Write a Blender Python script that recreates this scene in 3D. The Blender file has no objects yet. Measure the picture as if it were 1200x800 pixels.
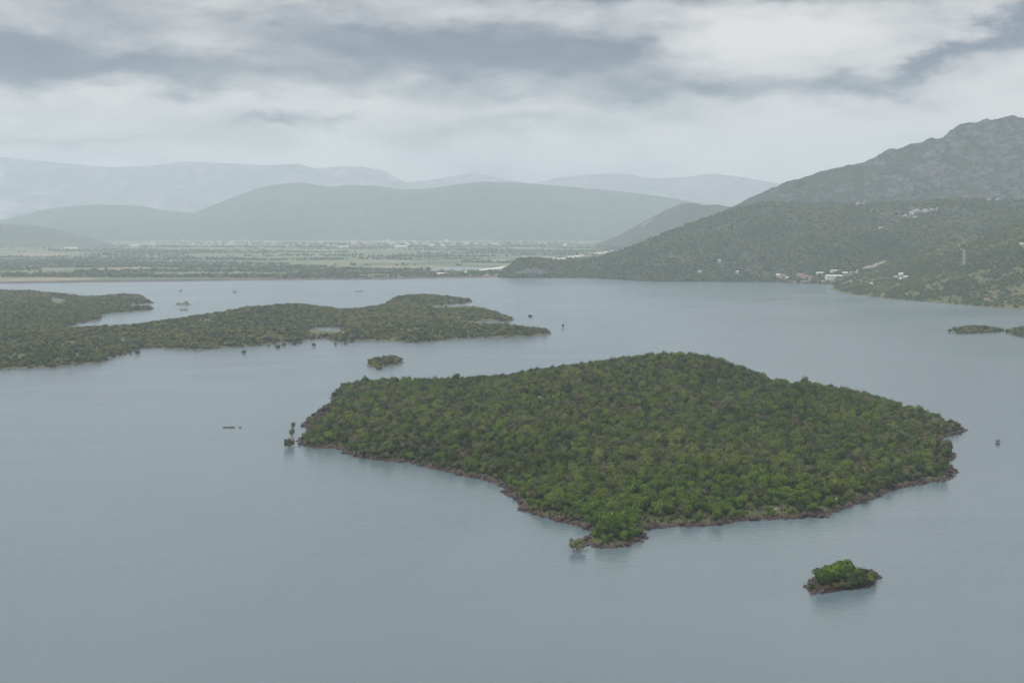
import bpy, bmesh, math, random
import numpy as np
from mathutils import Vector, Euler, Matrix
from mathutils.bvhtree import BVHTree

random.seed(7)
SC = bpy.context.scene
COL = SC.collection
R = math.radians

# ------------------------------------------------------------------ camera
CAM_H, FPX, PITCH = 150.0, 1500.0, math.atan(135.0 / 1500.0)
cam_data = bpy.data.cameras.new('camera')
cam_data.sensor_width = 36.0
cam_data.lens = 36.0 * FPX / 1200.0
cam_data.clip_start = 1.0
cam_data.clip_end = 80000.0
cam = bpy.data.objects.new('camera', cam_data)
cam.location = (0, 0, CAM_H)
cam.rotation_euler = (math.pi / 2 - PITCH, 0, 0)
COL.objects.link(cam)
SC.camera = cam

# ------------------------------------------------------------------ render / exposure
SC.render.engine = 'CYCLES'
cy = SC.cycles
cy.use_denoising = True
cy.denoiser = 'OPENIMAGEDENOISE'
cy.max_bounces = 8
cy.diffuse_bounces = 3
cy.glossy_bounces = 3
cy.transmission_bounces = 2
cy.volume_bounces = 3
cy.transparent_max_bounces = 8
cy.sample_clamp_indirect = 6.0
vs = SC.view_settings
vs.view_transform = 'Standard'
vs.look = 'None'
vs.exposure = 0.68
vs.gamma = 1.0
vs.use_curve_mapping = False


# ------------------------------------------------------------------ node helpers
class NT:
    def __init__(self, tree):
        self.t = tree
        self.n = tree.nodes
        self.l = tree.links

    def new(self, kind, **kw):
        nd = self.n.new(kind)
        for k, v in kw.items():
            setattr(nd, k, v)
        return nd

    def put(self, sock, v):
        if isinstance(v, bpy.types.NodeSocket):
            self.l.new(v, sock)
        elif v is not None:
            sock.default_value = v

    def math(self, op, a, b=None, c=None, clamp=False):
        nd = self.new('ShaderNodeMath', operation=op, use_clamp=clamp)
        self.put(nd.inputs[0], a)
        if b is not None:
            self.put(nd.inputs[1], b)
        if c is not None:
            self.put(nd.inputs[2], c)
        return nd.outputs[0]

    def mix(self, f, a, b, blend='MIX'):
        nd = self.new('ShaderNodeMix', data_type='RGBA', blend_type=blend)
        self.put(nd.inputs[0], f)
        self.put(nd.inputs[6], a if isinstance(a, bpy.types.NodeSocket) else (*a, 1))
        self.put(nd.inputs[7], b if isinstance(b, bpy.types.NodeSocket) else (*b, 1))
        return nd.outputs[2]

    def rng(self, v, a, b, c=0.0, d=1.0, smooth=True):
        nd = self.new('ShaderNodeMapRange')
        nd.interpolation_type = 'SMOOTHSTEP' if smooth else 'LINEAR'
        self.put(nd.inputs[0], v)
        for i, x in enumerate((a, b, c, d)):
            self.put(nd.inputs[1 + i], x)
        return nd.outputs[0]

    def noise(self, vec, scale, detail=4.0, rough=0.5, dist=0.0, dims='3D'):
        nd = self.new('ShaderNodeTexNoise', noise_dimensions=dims)
        if vec is not None:
            self.l.new(vec, nd.inputs['Vector'])
        nd.inputs['Scale'].default_value = scale
        nd.inputs['Detail'].default_value = detail
        nd.inputs['Roughness'].default_value = rough
        nd.inputs['Distortion'].default_value = dist
        return nd.outputs[0]

    def mapv(self, vec, loc=(0, 0, 0), rot=(0, 0, 0), scale=(1, 1, 1)):
        nd = self.new('ShaderNodeMapping')
        self.l.new(vec, nd.inputs[0])
        nd.inputs[1].default_value = loc
        nd.inputs[2].default_value = rot
        nd.inputs[3].default_value = scale
        return nd.outputs[0]


# ------------------------------------------------------------------ world: sky with a broken overcast
SUN_EL, SUN_AZ = 55.0, -115.0          # degrees, azimuth from +Y towards +X
world = bpy.data.worlds.new('World')
SC.world = world
world.use_nodes = True
w = NT(world.node_tree)
w.n.clear()
sky = w.new('ShaderNodeTexSky', sky_type='NISHITA')
sky.sun_disc = False
sky.sun_elevation = R(SUN_EL)
sky.sun_rotation = R(SUN_AZ)
sky.altitude = 600
sky.dust_density = 3.0
tc = w.new('ShaderNodeTexCoord')
sep = w.new('ShaderNodeSeparateXYZ')
w.l.new(tc.outputs['Generated'], sep.inputs[0])
az = w.math('ARCTAN2', sep.outputs[0], sep.outputs[1])       # radians right of +Y
el = w.math('ARCSINE', sep.outputs[2])
uv = w.new('ShaderNodeCombineXYZ')
w.l.new(az, uv.inputs[0]); w.l.new(el, uv.inputs[1])
UV = uv.outputs[0]
n_big = w.noise(w.mapv(UV, loc=(3.1, 1.7, 0), scale=(5.0, 15.0, 1)), 1.0, 7, 0.55, 0.5)
n_mid = w.noise(w.mapv(UV, loc=(8.3, 4.1, 0), rot=(0, 0, 0.10), scale=(12.0, 38.0, 1)), 1.0, 6, 0.55, 0.6)
n_warp = w.noise(w.mapv(UV, loc=(1.3, 9.1, 0), scale=(16.0, 30.0, 1)), 1.0, 5, 0.6)
n_warp2 = w.noise(w.mapv(UV, loc=(5.3, 2.1, 2), scale=(14.0, 34.0, 1)), 1.0, 5, 0.6)
wu = w.math('ADD', az, w.math('MULTIPLY', w.math('SUBTRACT', n_warp, 0.5), 0.16))
wv = w.math('ADD', el, w.math('MULTIPLY', w.math('SUBTRACT', n_warp2, 0.5), 0.050))


def bank(x, y, sx, sy, amp, tilt=0.0):
    """one soft cloud bank at azimuth/elevation given in 1/1500 rad from the view axis"""
    u0, v0 = (x - 600) / FPX, (265 - y) / FPX
    du = w.math('SUBTRACT', wu, u0)
    dv = w.math('SUBTRACT', w.math('SUBTRACT', wv, v0), w.math('MULTIPLY', du, tilt))
    a = w.math('POWER', w.math('ABSOLUTE', w.math('DIVIDE', du, sx / FPX)), 2.0)
    b = w.math('POWER', w.math('ABSOLUTE', w.math('DIVIDE', dv, sy / FPX)), 2.0)
    e = w.math('POWER', 2.71828, w.math('MULTIPLY', w.math('ADD', a, b), -1.0))
    return w.math('MULTIPLY', e, amp)


BANKS = [
    (100, 84, 330, 26, 1.05, -0.03), (520, 64, 240, 38, 1.15, -0.05), (690, 62, 110, 28, 0.45, 0.0),
    (780, -6, 250, 20, 1.0, 0.0), (250, -45, 520, 34, 0.75, 0.0), (120, 30, 260, 24, 0.45, 0.0), (840, 112, 120, 15, 0.70, 0.0),
    (660, 145, 150, 16, 0.50, 0.0), (340, 146, 50, 8, 0.75, 0.1), (1075, 86, 70, 17, 0.95, 0.28),
    (1185, 46, 70, 24, 0.95, 0.3), (985, 118, 70, 14, 0.55, 0.0), (120, 168, 170, 9, 0.35, 0.0),
    (300, 126, 420, 12, -0.35, 0.0), (860, 48, 130, 20, -0.30, 0.0), (1040, 155, 240, 22, -0.35, 0.0),
    (1000, 8, 160, 22, 0.35, 0.0), (480, 120, 220, 12, 0.30, 0.0),
]
acc = w.math('MULTIPLY', w.math('SUBTRACT', n_big, 0.5), 1.5)
acc = w.math('ADD', acc, w.math('MULTIPLY', w.math('SUBTRACT', n_mid, 0.5), 0.9))
n_fine = w.noise(w.mapv(UV, loc=(2.3, 6.1, 1), rot=(0, 0, 0.15), scale=(30.0, 80.0, 1)), 1.0, 6, 0.6, 0.8)
acc = w.math('ADD', acc, w.math('MULTIPLY', w.math('SUBTRACT', n_fine, 0.5), 0.5))
acc = w.math('ADD', acc, -0.06)
for bk in BANKS:
    acc = w.math('ADD', acc, bank(*bk))
dark = w.rng(acc, -0.40, 1.10)
SKY_GAIN = 0.44
c_light = (8.10 * SKY_GAIN, 7.65 * SKY_GAIN, 7.20 * SKY_GAIN)
c_dark = (1.1 * SKY_GAIN, 1.3 * SKY_GAIN, 1.7 * SKY_GAIN)
cloud = w.mix(dark, c_light, c_dark)
# a cloud deck is thinner, hence brighter, overhead than along the horizon
lift = w.new('ShaderNodeVectorMath', operation='SCALE')
w.l.new(cloud, lift.inputs[0])
w.l.new(w.math('ADD', 1.0, w.math('MULTIPLY', w.math('MAXIMUM', sep.outputs[2], 0.0), 2.9)), lift.inputs['Scale'])
cloud = lift.outputs[0]
skymix = w.mix(0.93, sky.outputs[0], cloud)
bg = w.new('ShaderNodeBackground')
w.l.new(skymix, bg.inputs[0])
bg.inputs[1].default_value = 0.10
wo = w.new('ShaderNodeOutputWorld')
w.l.new(bg.outputs[0], wo.inputs[0])

sd_ = bpy.data.lights.new('sun', 'SUN')
sd_.energy = 1.5
sd_.angle = R(12)
sd_.color = (1.0, 0.96, 0.90)
sun = bpy.data.objects.new('sun', sd_)
sun.rotation_euler = (R(90 - SUN_EL), 0, R(180 - SUN_AZ))
sun.location = (0, 0, 600)
COL.objects.link(sun)


# ------------------------------------------------------------------ geometry helpers
def ray_dir(px, py):
    a, b = (px - 600) / FPX, (400 - py) / FPX
    cp, sp = math.cos(PITCH), math.sin(PITCH)
    return Vector((a, cp + b * sp, -sp + b * cp))


def on_water(px, py, z=0.0):
    d = ray_dir(px, py)
    t = (z - CAM_H) / d.z
    return Vector((d.x * t, d.y * t, z))


def at_depth(px, py, Y):
    d = ray_dir(px, py)
    t = Y / d.y
    return Vector((d.x * t, Y, CAM_H + d.z * t))


def tag(o, label=None, cat=None, group=None, kind=None):
    if label: o['label'] = label
    if cat: o['category'] = cat
    if group: o['group'] = group
    if kind: o['kind'] = kind
    return o


def mesh_obj(name, verts, faces, mat, parent=None, smooth=False):
    me = bpy.data.meshes.new(name)
    me.from_pydata([tuple(v) for v in verts], [], [tuple(f) for f in faces])
    if smooth:
        me.polygons.foreach_set('use_smooth', [True] * len(me.polygons))
    me.materials.append(mat)
    me.update()
    return link(name, me, parent)


def link(name, me, parent=None):
    o = bpy.data.objects.new(name, me)
    COL.objects.link(o)
    o.parent = parent
    return o


def empty(name, loc, rz=0.0, scale=1.0):
    o = bpy.data.objects.new(name, None)
    o.empty_display_size = 0.5
    o.location = loc
    o.rotation_euler = (0, 0, rz)
    o.scale = (scale,) * 3
    COL.objects.link(o)
    return o


def _hash(ix, iy, seed):
    ix = ix.astype(np.int64); iy = iy.astype(np.int64)
    h = (ix * 374761393 + iy * 668265263 + seed * 1442695041) & 0xFFFFFFFF
    h = ((h ^ (h >> 13)) * 1274126177) & 0xFFFFFFFF
    h = (h ^ (h >> 16)) & 0xFFFFFFFF
    return h / 4294967295.0


def vnoise(x, y, seed=0):
    x0 = np.floor(x); y0 = np.floor(y)
    fx = x - x0; fy = y - y0
    fx = fx * fx * fx * (fx * (fx * 6 - 15) + 10); fy = fy * fy * fy * (fy * (fy * 6 - 15) + 10)
    a = _hash(x0, y0, seed); b = _hash(x0 + 1, y0, seed)
    c = _hash(x0, y0 + 1, seed); d = _hash(x0 + 1, y0 + 1, seed)
    return (a * (1 - fx) + b * fx) * (1 - fy) + (c * (1 - fx) + d * fx) * fy


def fbm(x, y, scale, octs=4, seed=0, gain=0.5):
    x = np.asarray(x, float) / scale; y = np.asarray(y, float) / scale
    s = np.zeros_like(x); a = 1.0; t = 0.0
    for i in range(octs):
        s += a * (vnoise(x * 2 ** i + 13.7 * i, y * 2 ** i - 7.1 * i, seed + i) - 0.5)
        t += a; a *= gain
    return s / t * 2.0                                     # about -1..1


def ridged(x, y, scale, octs=4, seed=0):
    x = np.asarray(x, float) / scale; y = np.asarray(y, float) / scale
    s = np.zeros_like(x); a = 1.0; t = 0.0
    for i in range(octs):
        s += a * (1 - np.abs(2 * vnoise(x * 2 ** i + 3.7 * i, y * 2 ** i + 9.1 * i, seed + i) - 1))
        t += a; a *= 0.5
    return s / t


def sstep(a, b, x):
    t = np.clip((x - a) / (b - a), 0, 1)
    return t * t * (3 - 2 * t)


def signed_dist(P, poly):
    """signed distance (positive inside) of points P (n,2) to a closed polygon"""
    A = np.asarray(poly, float); B = np.roll(A, -1, axis=0)
    best = np.full(len(P), 1e18); inside = np.zeros(len(P), bool)
    for a, b in zip(A, B):
        ab = b - a; ap = P - a
        t = np.clip((ap @ ab) / max(ab @ ab, 1e-9), 0, 1)
        d = ap - t[:, None] * ab
        best = np.minimum(best, (d * d).sum(1))
        c = (a[1] > P[:, 1]) != (b[1] > P[:, 1])
        with np.errstate(divide='ignore', invalid='ignore'):
            xi = (b[0] - a[0]) * (P[:, 1] - a[1]) / (b[1] - a[1]) + a[0]
        inside ^= c & (P[:, 0] < xi)
    return np.sqrt(best) * np.where(inside, 1, -1)


class TPS:
    def __init__(self, pts, vals, lam=0.002):
        P = np.asarray(pts, float); self.c = P.mean(0); self.s = P.std() + 1e-6
        P = (P - self.c) / self.s; self.P = P
        n = len(P)
        K = self.k(P, P) + lam * np.eye(n)
        Q = np.hstack([np.ones((n, 1)), P])
        A = np.zeros((n + 3, n + 3)); A[:n, :n] = K; A[:n, n:] = Q; A[n:, :n] = Q.T
        self.w = np.linalg.solve(A, np.concatenate([np.asarray(vals, float), np.zeros(3)]))

    @staticmethod
    def k(a, b):
        r2 = ((a[:, None, :] - b[None, :, :]) ** 2).sum(2) + 1e-12
        return 0.5 * r2 * np.log(r2)

    def __call__(self, X):
        X = (np.asarray(X, float) - self.c) / self.s
        out = np.empty(len(X)); n = len(self.P)
        for i in range(0, len(X), 20000):
            c = X[i:i + 20000]
            out[i:i + 20000] = self.k(c, self.P) @ self.w[:n] + self.w[n] + c @ self.w[n + 1:]
        return out


class Land:
    """an island: outline on the water + height control points -> grid mesh and height lookup"""

    def __init__(self, name, outline, peaks, res, mat, warp=3.0, warp_scale=18.0, bank=1.6, bank_w=4.0,
                 rough=0.8, holes=(), label=None, cat=None, seed=1, ramp=20.0, under=-3.0, peak_drop=0.0, roll=0.0, roll_scale=80.0):
        poly = np.array([p if len(p) == 2 and isinstance(p, np.ndarray) else tuple(on_water(*p[:2]))[:2] for p in outline])
        self.poly = poly
        hp = [np.array([tuple(on_water(*p))[:2] for p in h]) for h in holes]
        pts = [tuple(p) for p in poly]; vals = [bank] * len(poly)
        for px, py, Y in peaks:
            v = at_depth(px, py + peak_drop, Y); pts.append((v.x, v.y)); vals.append(v.z)
        tps = TPS(pts, vals)
        mg = 6 * res + warp
        x0, y0 = poly.min(0) - mg; x1, y1 = poly.max(0) + mg
        nx = int((x1 - x0) / res) + 2; ny = int((y1 - y0) / res) + 2
        xs = x0 + np.arange(nx) * res; ys = y0 + np.arange(ny) * res
        X, Y = np.meshgrid(xs, ys)
        x, y = X.ravel(), Y.ravel()
        wx = x + warp * fbm(x, y, warp_scale, 4, seed + 50); wy = y + warp * fbm(x, y, warp_scale, 4, seed + 60)
        sd = signed_dist(np.stack([wx, wy], 1), poly)
        for h in hp:
            sd = np.minimum(sd, -signed_dist(np.stack([wx, wy], 1), h))
        base = np.maximum(tps(np.stack([x, y], 1)), bank + np.clip(0.09 * sd, 0, 7))
        h_in = bank * sstep(0, bank_w, sd) + (base - bank).clip(0) * sstep(0, ramp, sd) \
            + rough * fbm(x, y, 14, 4, seed) * sstep(0, 6, sd) + roll * np.maximum(fbm(x, y, roll_scale, 3, seed + 5), -.2) * sstep(0, 35, sd) + 0.35 * rough * fbm(x, y, 3.0, 3, seed + 9) * sstep(-1, 2, sd)
        h = np.where(sd > 0, h_in, np.maximum(under, sd * 0.55))
        self.sd = sd.reshape(ny, nx); self.h = h.reshape(ny, nx)
        self.x0, self.y0, self.res, self.nx, self.ny = x0, y0, res, nx, ny
        keep = (self.h > under + 0.02)
        cell = keep[:-1, :-1] | keep[1:, :-1] | keep[:-1, 1:] | keep[1:, 1:]
        jj, ii = np.nonzero(cell)
        idx = np.arange(nx * ny).reshape(ny, nx)
        F = np.stack([idx[jj, ii], idx[jj, ii + 1], idx[jj + 1, ii + 1], idx[jj + 1, ii]], 1)
        used, inv = np.unique(F.ravel(), return_inverse=True)
        V = np.stack([x, y, h], 1)[used]
        self.ob = mesh_obj(name, V.tolist(), inv.reshape(-1, 4).tolist(), mat, smooth=True)
        tag(self.ob, label, cat, None, 'structure')

    def look(self, A, x, y):
        fx = np.clip((np.asarray(x) - self.x0) / self.res, 0, self.nx - 1.001)
        fy = np.clip((np.asarray(y) - self.y0) / self.res, 0, self.ny - 1.001)
        i = fx.astype(int); j = fy.astype(int); fx = fx - i; fy = fy - j
        return (A[j, i] * (1 - fx) + A[j, i + 1] * fx) * (1 - fy) + (A[j + 1, i] * (1 - fx) + A[j + 1, i + 1] * fx) * fy

    def z(self, x, y):
        return self.look(self.h, x, y)

    def shore(self, x, y):
        return self.look(self.sd, x, y)

    def scatter(self, step, rng, jit=0.45):
        x1 = self.x0 + self.nx * self.res; y1 = self.y0 + self.ny * self.res
        xs = np.arange(self.x0, x1, step); ys = np.arange(self.y0, y1, step * 0.87)
        X, Y = np.meshgrid(xs, ys)
        X[1::2] += step * 0.5
        X = X + rng.uniform(-jit, jit, X.shape) * step; Y = Y + rng.uniform(-jit, jit, Y.shape) * step
        return X.ravel(), Y.ravel()


# ------------------------------------------------------------------ materials
def new_mat(name):
    m = bpy.data.materials.new(name)
    m.use_nodes = True
    t = NT(m.node_tree)
    bs = t.n['Principled BSDF']
    bs.inputs['Roughness'].default_value = 0.85
    bs.inputs['Specular IOR Level'].default_value = 0.2
    return m, t, bs


def pos(t):
    return t.new('ShaderNodeNewGeometry').outputs['Position']


def bump(t, bs, h, strength, dist):
    b = t.new('ShaderNodeBump')
    b.inputs['Strength'].default_value = strength
    b.inputs['Distance'].default_value = dist
    t.put(b.inputs['Height'], h)
    t.l.new(b.outputs[0], bs.inputs['Normal'])


def foliage_mat(name, cols, spread=0.34, leaf_var=0.14, drift=140.0, solo=0.62):
    m, t, bs = new_mat(name)
    oi = t.new('ShaderNodeObjectInfo')
    geo = t.new('ShaderNodeNewGeometry')
    ramp = t.new('ShaderNodeValToRGB')
    el_ = ramp.color_ramp.elements
    while len(el_) < len(cols):
        el_.new(0.5)
    for i, c in enumerate(cols):
        el_[i].position = i / (len(cols) - 1)
        el_[i].color = (*c, 1)
    nz = t.noise(oi.outputs['Location'], 1.0 / drift, 3, 0.5)
    f = t.math('ADD', t.math('MULTIPLY', oi.outputs['Random'], solo), t.math('MULTIPLY', t.math('SUBTRACT', nz, 0.5), 2.1))
    t.l.new(t.math('ADD', f, 0.5 - solo * 0.5, clamp=True), ramp.inputs[0])
    hsv = t.new('ShaderNodeHueSaturation')
    t.l.new(ramp.outputs[0], hsv.inputs['Color'])
    v1 = t.rng(geo.outputs['Random Per Island'], 0, 1, 1 - leaf_var, 1 + leaf_var, smooth=False)
    wn = t.new('ShaderNodeTexWhiteNoise', noise_dimensions='1D')
    t.l.new(oi.outputs['Random'], wn.inputs['W'])
    v2 = t.rng(wn.outputs[0], 0, 1, 1 - spread, 1 + spread, smooth=False)
    t.l.new(t.math('MULTIPLY', v1, v2), hsv.inputs['Value'])
    t.l.new(hsv.outputs[0], bs.inputs['Base Color'])
    bs.inputs['Roughness'].default_value = 0.75
    bs.inputs['Specular IOR Level'].default_value = 0.15
    tr = t.new('ShaderNodeBsdfTranslucent')
    t.l.new(hsv.outputs[0], tr.inputs[0])
    mx = t.new('ShaderNodeMixShader')
    mx.inputs[0].default_value = 0.22
    t.l.new(bs.outputs[0], mx.inputs[1]); t.l.new(tr.outputs[0], mx.inputs[2])
    t.l.new(mx.outputs[0], t.n['Material Output'].inputs[0])
    return m


def plain_mat(name, col, var=0.25, scale=0.4, rough=0.85, spec=0.2, metal=0.0):
    m, t, bs = new_mat(name)
    n = t.noise(pos(t), scale, 4, 0.6)
    v = t.rng(n, 0.3, 0.7, 1 - var, 1 + var, smooth=False)
    hsv = t.new('ShaderNodeHueSaturation')
    hsv.inputs['Color'].default_value = (*col, 1)
    t.l.new(v, hsv.inputs['Value'])
    t.l.new(hsv.outputs[0], bs.inputs['Base Color'])
    bs.inputs['Roughness'].default_value = rough
    bs.inputs['Specular IOR Level'].default_value = spec
    bs.inputs['Metallic'].default_value = metal
    return m


def island_mat(name, rock, soil, grass, band=(0.5, 1.7), bscale=1.0):
    m, t, bs = new_mat(name)
    P = pos(t)
    s = t.new('ShaderNodeSeparateXYZ'); t.l.new(P, s.inputs[0])
    n1 = t.noise(P, 0.09 * bscale, 5, 0.6)
    n2 = t.noise(P, 0.9 * bscale, 5, 0.65)
    zz = t.math('ADD', s.outputs[2], t.math('MULTIPLY', t.math('SUBTRACT', n1, 0.5), 1.6))
    up = t.rng(zz, band[0], band[1])
    rk = t.mix(t.rng(n2, 0.3, 0.7), tuple(c * 0.55 for c in rock), tuple(min(1, c * 1.5) for c in rock))
    n3 = t.noise(P, 0.16 * bscale, 5, 0.6)
    gr = t.mix(t.rng(n3, 0.42, 0.58), soil, grass)
    gr = t.mix(t.math('MULTIPLY', t.rng(n2, 0.56, 0.68), 0.6), gr, rk)
    t.l.new(t.mix(up, rk, gr), bs.inputs['Base Color'])
    bump(t, bs, n2, 0.8, 0.8 / bscale)
    return m


M = {}
M['leaf_green'] = foliage_mat('leaf green', [(0.048, 0.070, 0.008), (0.070, 0.100, 0.012), (0.090, 0.115, 0.019), (0.110, 0.126, 0.030)])
M['leaf_bright'] = foliage_mat('leaf bright', [(0.052, 0.095, 0.008), (0.072, 0.122, 0.012), (0.092, 0.132, 0.020)], 0.25)
M['leaf_olive'] = foliage_mat('leaf olive', [(0.066, 0.086, 0.024), (0.088, 0.108, 0.032), (0.108, 0.122, 0.044)])
M['leaf_dark'] = foliage_mat('leaf dark', [(0.026, 0.044, 0.013), (0.040, 0.060, 0.018), (0.052, 0.070, 0.026)], 0.25)
M['leaf_brown'] = foliage_mat('leaf brown', [(0.085, 0.080, 0.040), (0.105, 0.096, 0.050), (0.115, 0.105, 0.060)], 0.25)
M['leaf_reed'] = foliage_mat('leaf pale', [(0.100, 0.105, 0.050), (0.130, 0.130, 0.065), (0.150, 0.145, 0.085)], 0.2)
M['leaf_far'] = foliage_mat('leaf far', [(0.036, 0.055, 0.012), (0.060, 0.080, 0.016), (0.084, 0.098, 0.022), (0.115, 0.112, 0.032)], 0.22, 0.2, 300.0, 0.30)
M['leaf_scrub'] = foliage_mat('leaf scrub', [(0.075, 0.090, 0.022), (0.110, 0.118, 0.030), (0.145, 0.140, 0.042), (0.170, 0.155, 0.060)], 0.22, 0.2, 150.0, 0.35)
M['bark'] = plain_mat('bark', (0.085, 0.068, 0.052), 0.3, 3.0)
M['rock'] = plain_mat('shore rock', (0.044, 0.031, 0.029), 0.8, 0.9)
M['rock_grey'] = plain_mat('grey limestone', (0.22, 0.205, 0.195), 0.45, 0.12)
M['rock_cliff'] = plain_mat('cliff rock', (0.080, 0.077, 0.080), 0.35, 0.05)
M['island'] = island_mat('island ground', (0.044, 0.031, 0.029), (0.050, 0.048, 0.024), (0.060, 0.074, 0.020))
M['island_far'] = island_mat('far island ground', (0.085, 0.066, 0.054), (0.075, 0.078, 0.038), (0.078, 0.090, 0.032), (0.2, 0.9), 0.6)


def hill_mat(name, low, high, rock, rock_lo=0.60, rock_hi=0.72, zmax=600.0, sc=1.0):
    m, t, bs = new_mat(name)
    P = pos(t)
    n1 = t.noise(P, 0.0045 * sc, 6, 0.6)
    n2 = t.noise(t.mapv(P, scale=(1, 1, 1.8)), 0.03 * sc, 6, 0.65)
    n3 = t.noise(t.mapv(P, loc=(90, 10, 40), scale=(1, 1, 2.5)), 0.012 * sc, 7, 0.7, 0.4)
    c = t.mix(t.rng(n1, 0.35, 0.65), low, high)
    c = t.mix(t.math('MULTIPLY', t.rng(n2, 0.40, 0.62), 0.55), c, tuple(x * 0.55 for x in low))
    nz = t.new('ShaderNodeNewGeometry').outputs['Normal']
    s = t.new('ShaderNodeSeparateXYZ'); t.l.new(nz, s.inputs[0])
    steep = t.rng(s.outputs[2], 0.93, 0.55)
    c = t.mix(t.rng(t.math('ADD', n3, t.math('MULTIPLY', steep, 0.22)), rock_lo, rock_hi), c, rock)
    t.l.new(c, bs.inputs['Base Color'])
    bump(t, bs, t.math('ADD', n2, n3), 1.0, min(22.0 / sc, 26.0))
    return m


M['hill'] = hill_mat('wooded hill', (0.060, 0.072, 0.030), (0.085, 0.088, 0.042), (0.20, 0.175, 0.15), 0.66, 0.80)
M['hill_spur'] = hill_mat('scrub spur', (0.095, 0.100, 0.032), (0.140, 0.130, 0.050), (0.22, 0.20, 0.165), 0.64, 0.80)
M['mountain'] = hill_mat('rocky mountain', (0.030, 0.038, 0.020), (0.046, 0.052, 0.027), (0.112, 0.110, 0.110), 0.56, 0.82, sc=2.2)
M['mountain_far'] = hill_mat('far mountain', (0.050, 0.062, 0.040), (0.065, 0.075, 0.050), (0.15, 0.15, 0.14), 0.66, 0.82, sc=0.3)

M['mountain_veiled'] = hill_mat('haze paled mountain', (0.16, 0.17, 0.17), (0.20, 0.20, 0.20), (0.28, 0.28, 0.28), 0.60, 0.80, sc=0.3)  # pale base colours paint in the cloud and haze veil over the farthest range


def water_mat():
    m, t, bs = new_mat('lake water')
    P = pos(t)
    big = t.noise(t.mapv(P, rot=(0, 0, 0.25), scale=(1, 1.0, 1)), 0.0035, 4, 0.55, 0.6)
    streak = t.noise(t.mapv(P, loc=(40, 0, 0), rot=(0, 0, -0.45), scale=(0.0022, 0.012, 1)), 1.0, 4, 0.6, 0.8)
    calm = t.rng(t.math('ADD', t.math('MULTIPLY', big, 0.65), t.math('MULTIPLY', streak, 0.35)), 0.36, 0.64)
    base = t.mix(big, (0.074, 0.110, 0.128), (0.083, 0.121, 0.139))
    t.l.new(base, bs.inputs['Base Color'])
    bs.inputs['IOR'].default_value = 1.333
    bs.inputs['Specular IOR Level'].default_value = 0.5
    t.l.new(t.rng(calm, 0, 1, 0.23, 0.19), bs.inputs['Roughness'])
    w1 = t.noise(t.mapv(P, rot=(0, 0, 0.30), scale=(0.15, 0.36, 1)), 1.0, 3, 0.55, 0.4)
    w2 = t.noise(t.mapv(P, rot=(0, 0, -0.15), scale=(0.9, 2.0, 1)), 1.0, 3, 0.6, 0.3)
    hgt = t.math('ADD', t.math('MULTIPLY', w1, 1.25), t.math('MULTIPLY', w2, 0.30))
    b = t.new('ShaderNodeBump')
    t.l.new(t.rng(calm, 0, 1, 0.20, 0.10), b.inputs['Strength'])
    b.inputs['Distance'].default_value = 1.0
    t.l.new(hgt, b.inputs['Height'])
    t.l.new(b.outputs[0], bs.inputs['Normal'])
    return m


M['water'] = water_mat()


def plain_field_mat():
    m, t, bs = new_mat('farmland')
    P = pos(t)
    vor = t.new('ShaderNodeTexVoronoi', feature='F1', distance='CHEBYCHEV')
    t.l.new(t.mapv(P, rot=(0, 0, 0.2), scale=(0.0028, 0.0042, 0)), vor.inputs['Vector'])
    vor.inputs['Scale'].default_value = 1.0
    vor.inputs['Randomness'].default_value = 0.8
    sp = t.new('ShaderNodeSeparateColor'); t.l.new(vor.outputs['Color'], sp.inputs[0])
    c = t.mix(sp.outputs[0], (0.070, 0.092, 0.042), (0.120, 0.128, 0.060))
    c = t.mix(t.rng(sp.outputs[1], 0.72, 0.80), c, (0.17, 0.145, 0.095))
    c = t.mix(t.rng(sp.outputs[2], 0.70, 0.78), c, (0.060, 0.085, 0.040))
    n = t.noise(t.mapv(P, scale=(0.5, 1.4, 1)), 0.004, 6, 0.65, 0.5)
    c = t.mix(t.rng(n, 0.52, 0.64), c, (0.040, 0.060, 0.030))
    t.l.new(c, bs.inputs['Base Color'])
    return m


M['plain'] = plain_field_mat()
M['road'] = plain_mat('pale gravel', (0.46, 0.43, 0.38), 0.2, 0.03)
M['dirt'] = plain_mat('dirt', (0.19, 0.165, 0.135), 0.35, 0.05)
M['bank'] = plain_mat('embankment stone', (0.085, 0.066, 0.060), 0.35, 0.02)
M['wall_white'] = plain_mat('white render', (0.46, 0.45, 0.43), 0.08, 0.3)
M['wall_cream'] = plain_mat('cream render', (0.38, 0.34, 0.30), 0.08, 0.3)
M['wall_pink'] = plain_mat('pink render', (0.44, 0.34, 0.30), 0.08, 0.3)
M['wall_stone'] = plain_mat('weathered stone wall', (0.34, 0.33, 0.31), 0.1, 0.3)
M['roof_stone'] = plain_mat('weathered roof', (0.36, 0.35, 0.34), 0.1, 0.3)
M['roof_red'] = plain_mat('red tile', (0.20, 0.115, 0.092), 0.25, 0.6)
M['roof_grey'] = plain_mat('grey sheet roof', (0.36, 0.37, 0.39), 0.12, 0.2)
M['roof_white'] = plain_mat('white sheet roof', (0.50, 0.50, 0.50), 0.06, 0.2)
M['dark'] = plain_mat('dark opening', (0.035, 0.038, 0.042), 0.1, 0.5, 0.3, 0.5)
M['steel'] = plain_mat('galvanised steel', (0.48, 0.50, 0.52), 0.08, 0.5, 0.5, 0.5, 0.6)
M['hull'] = plain_mat('dark blue hull', (0.030, 0.045, 0.065), 0.1, 1.0, 0.4, 0.5)
M['cabin'] = plain_mat('grey boat cabin', (0.24, 0.27, 0.31), 0.1, 1.0, 0.4, 0.5)
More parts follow.
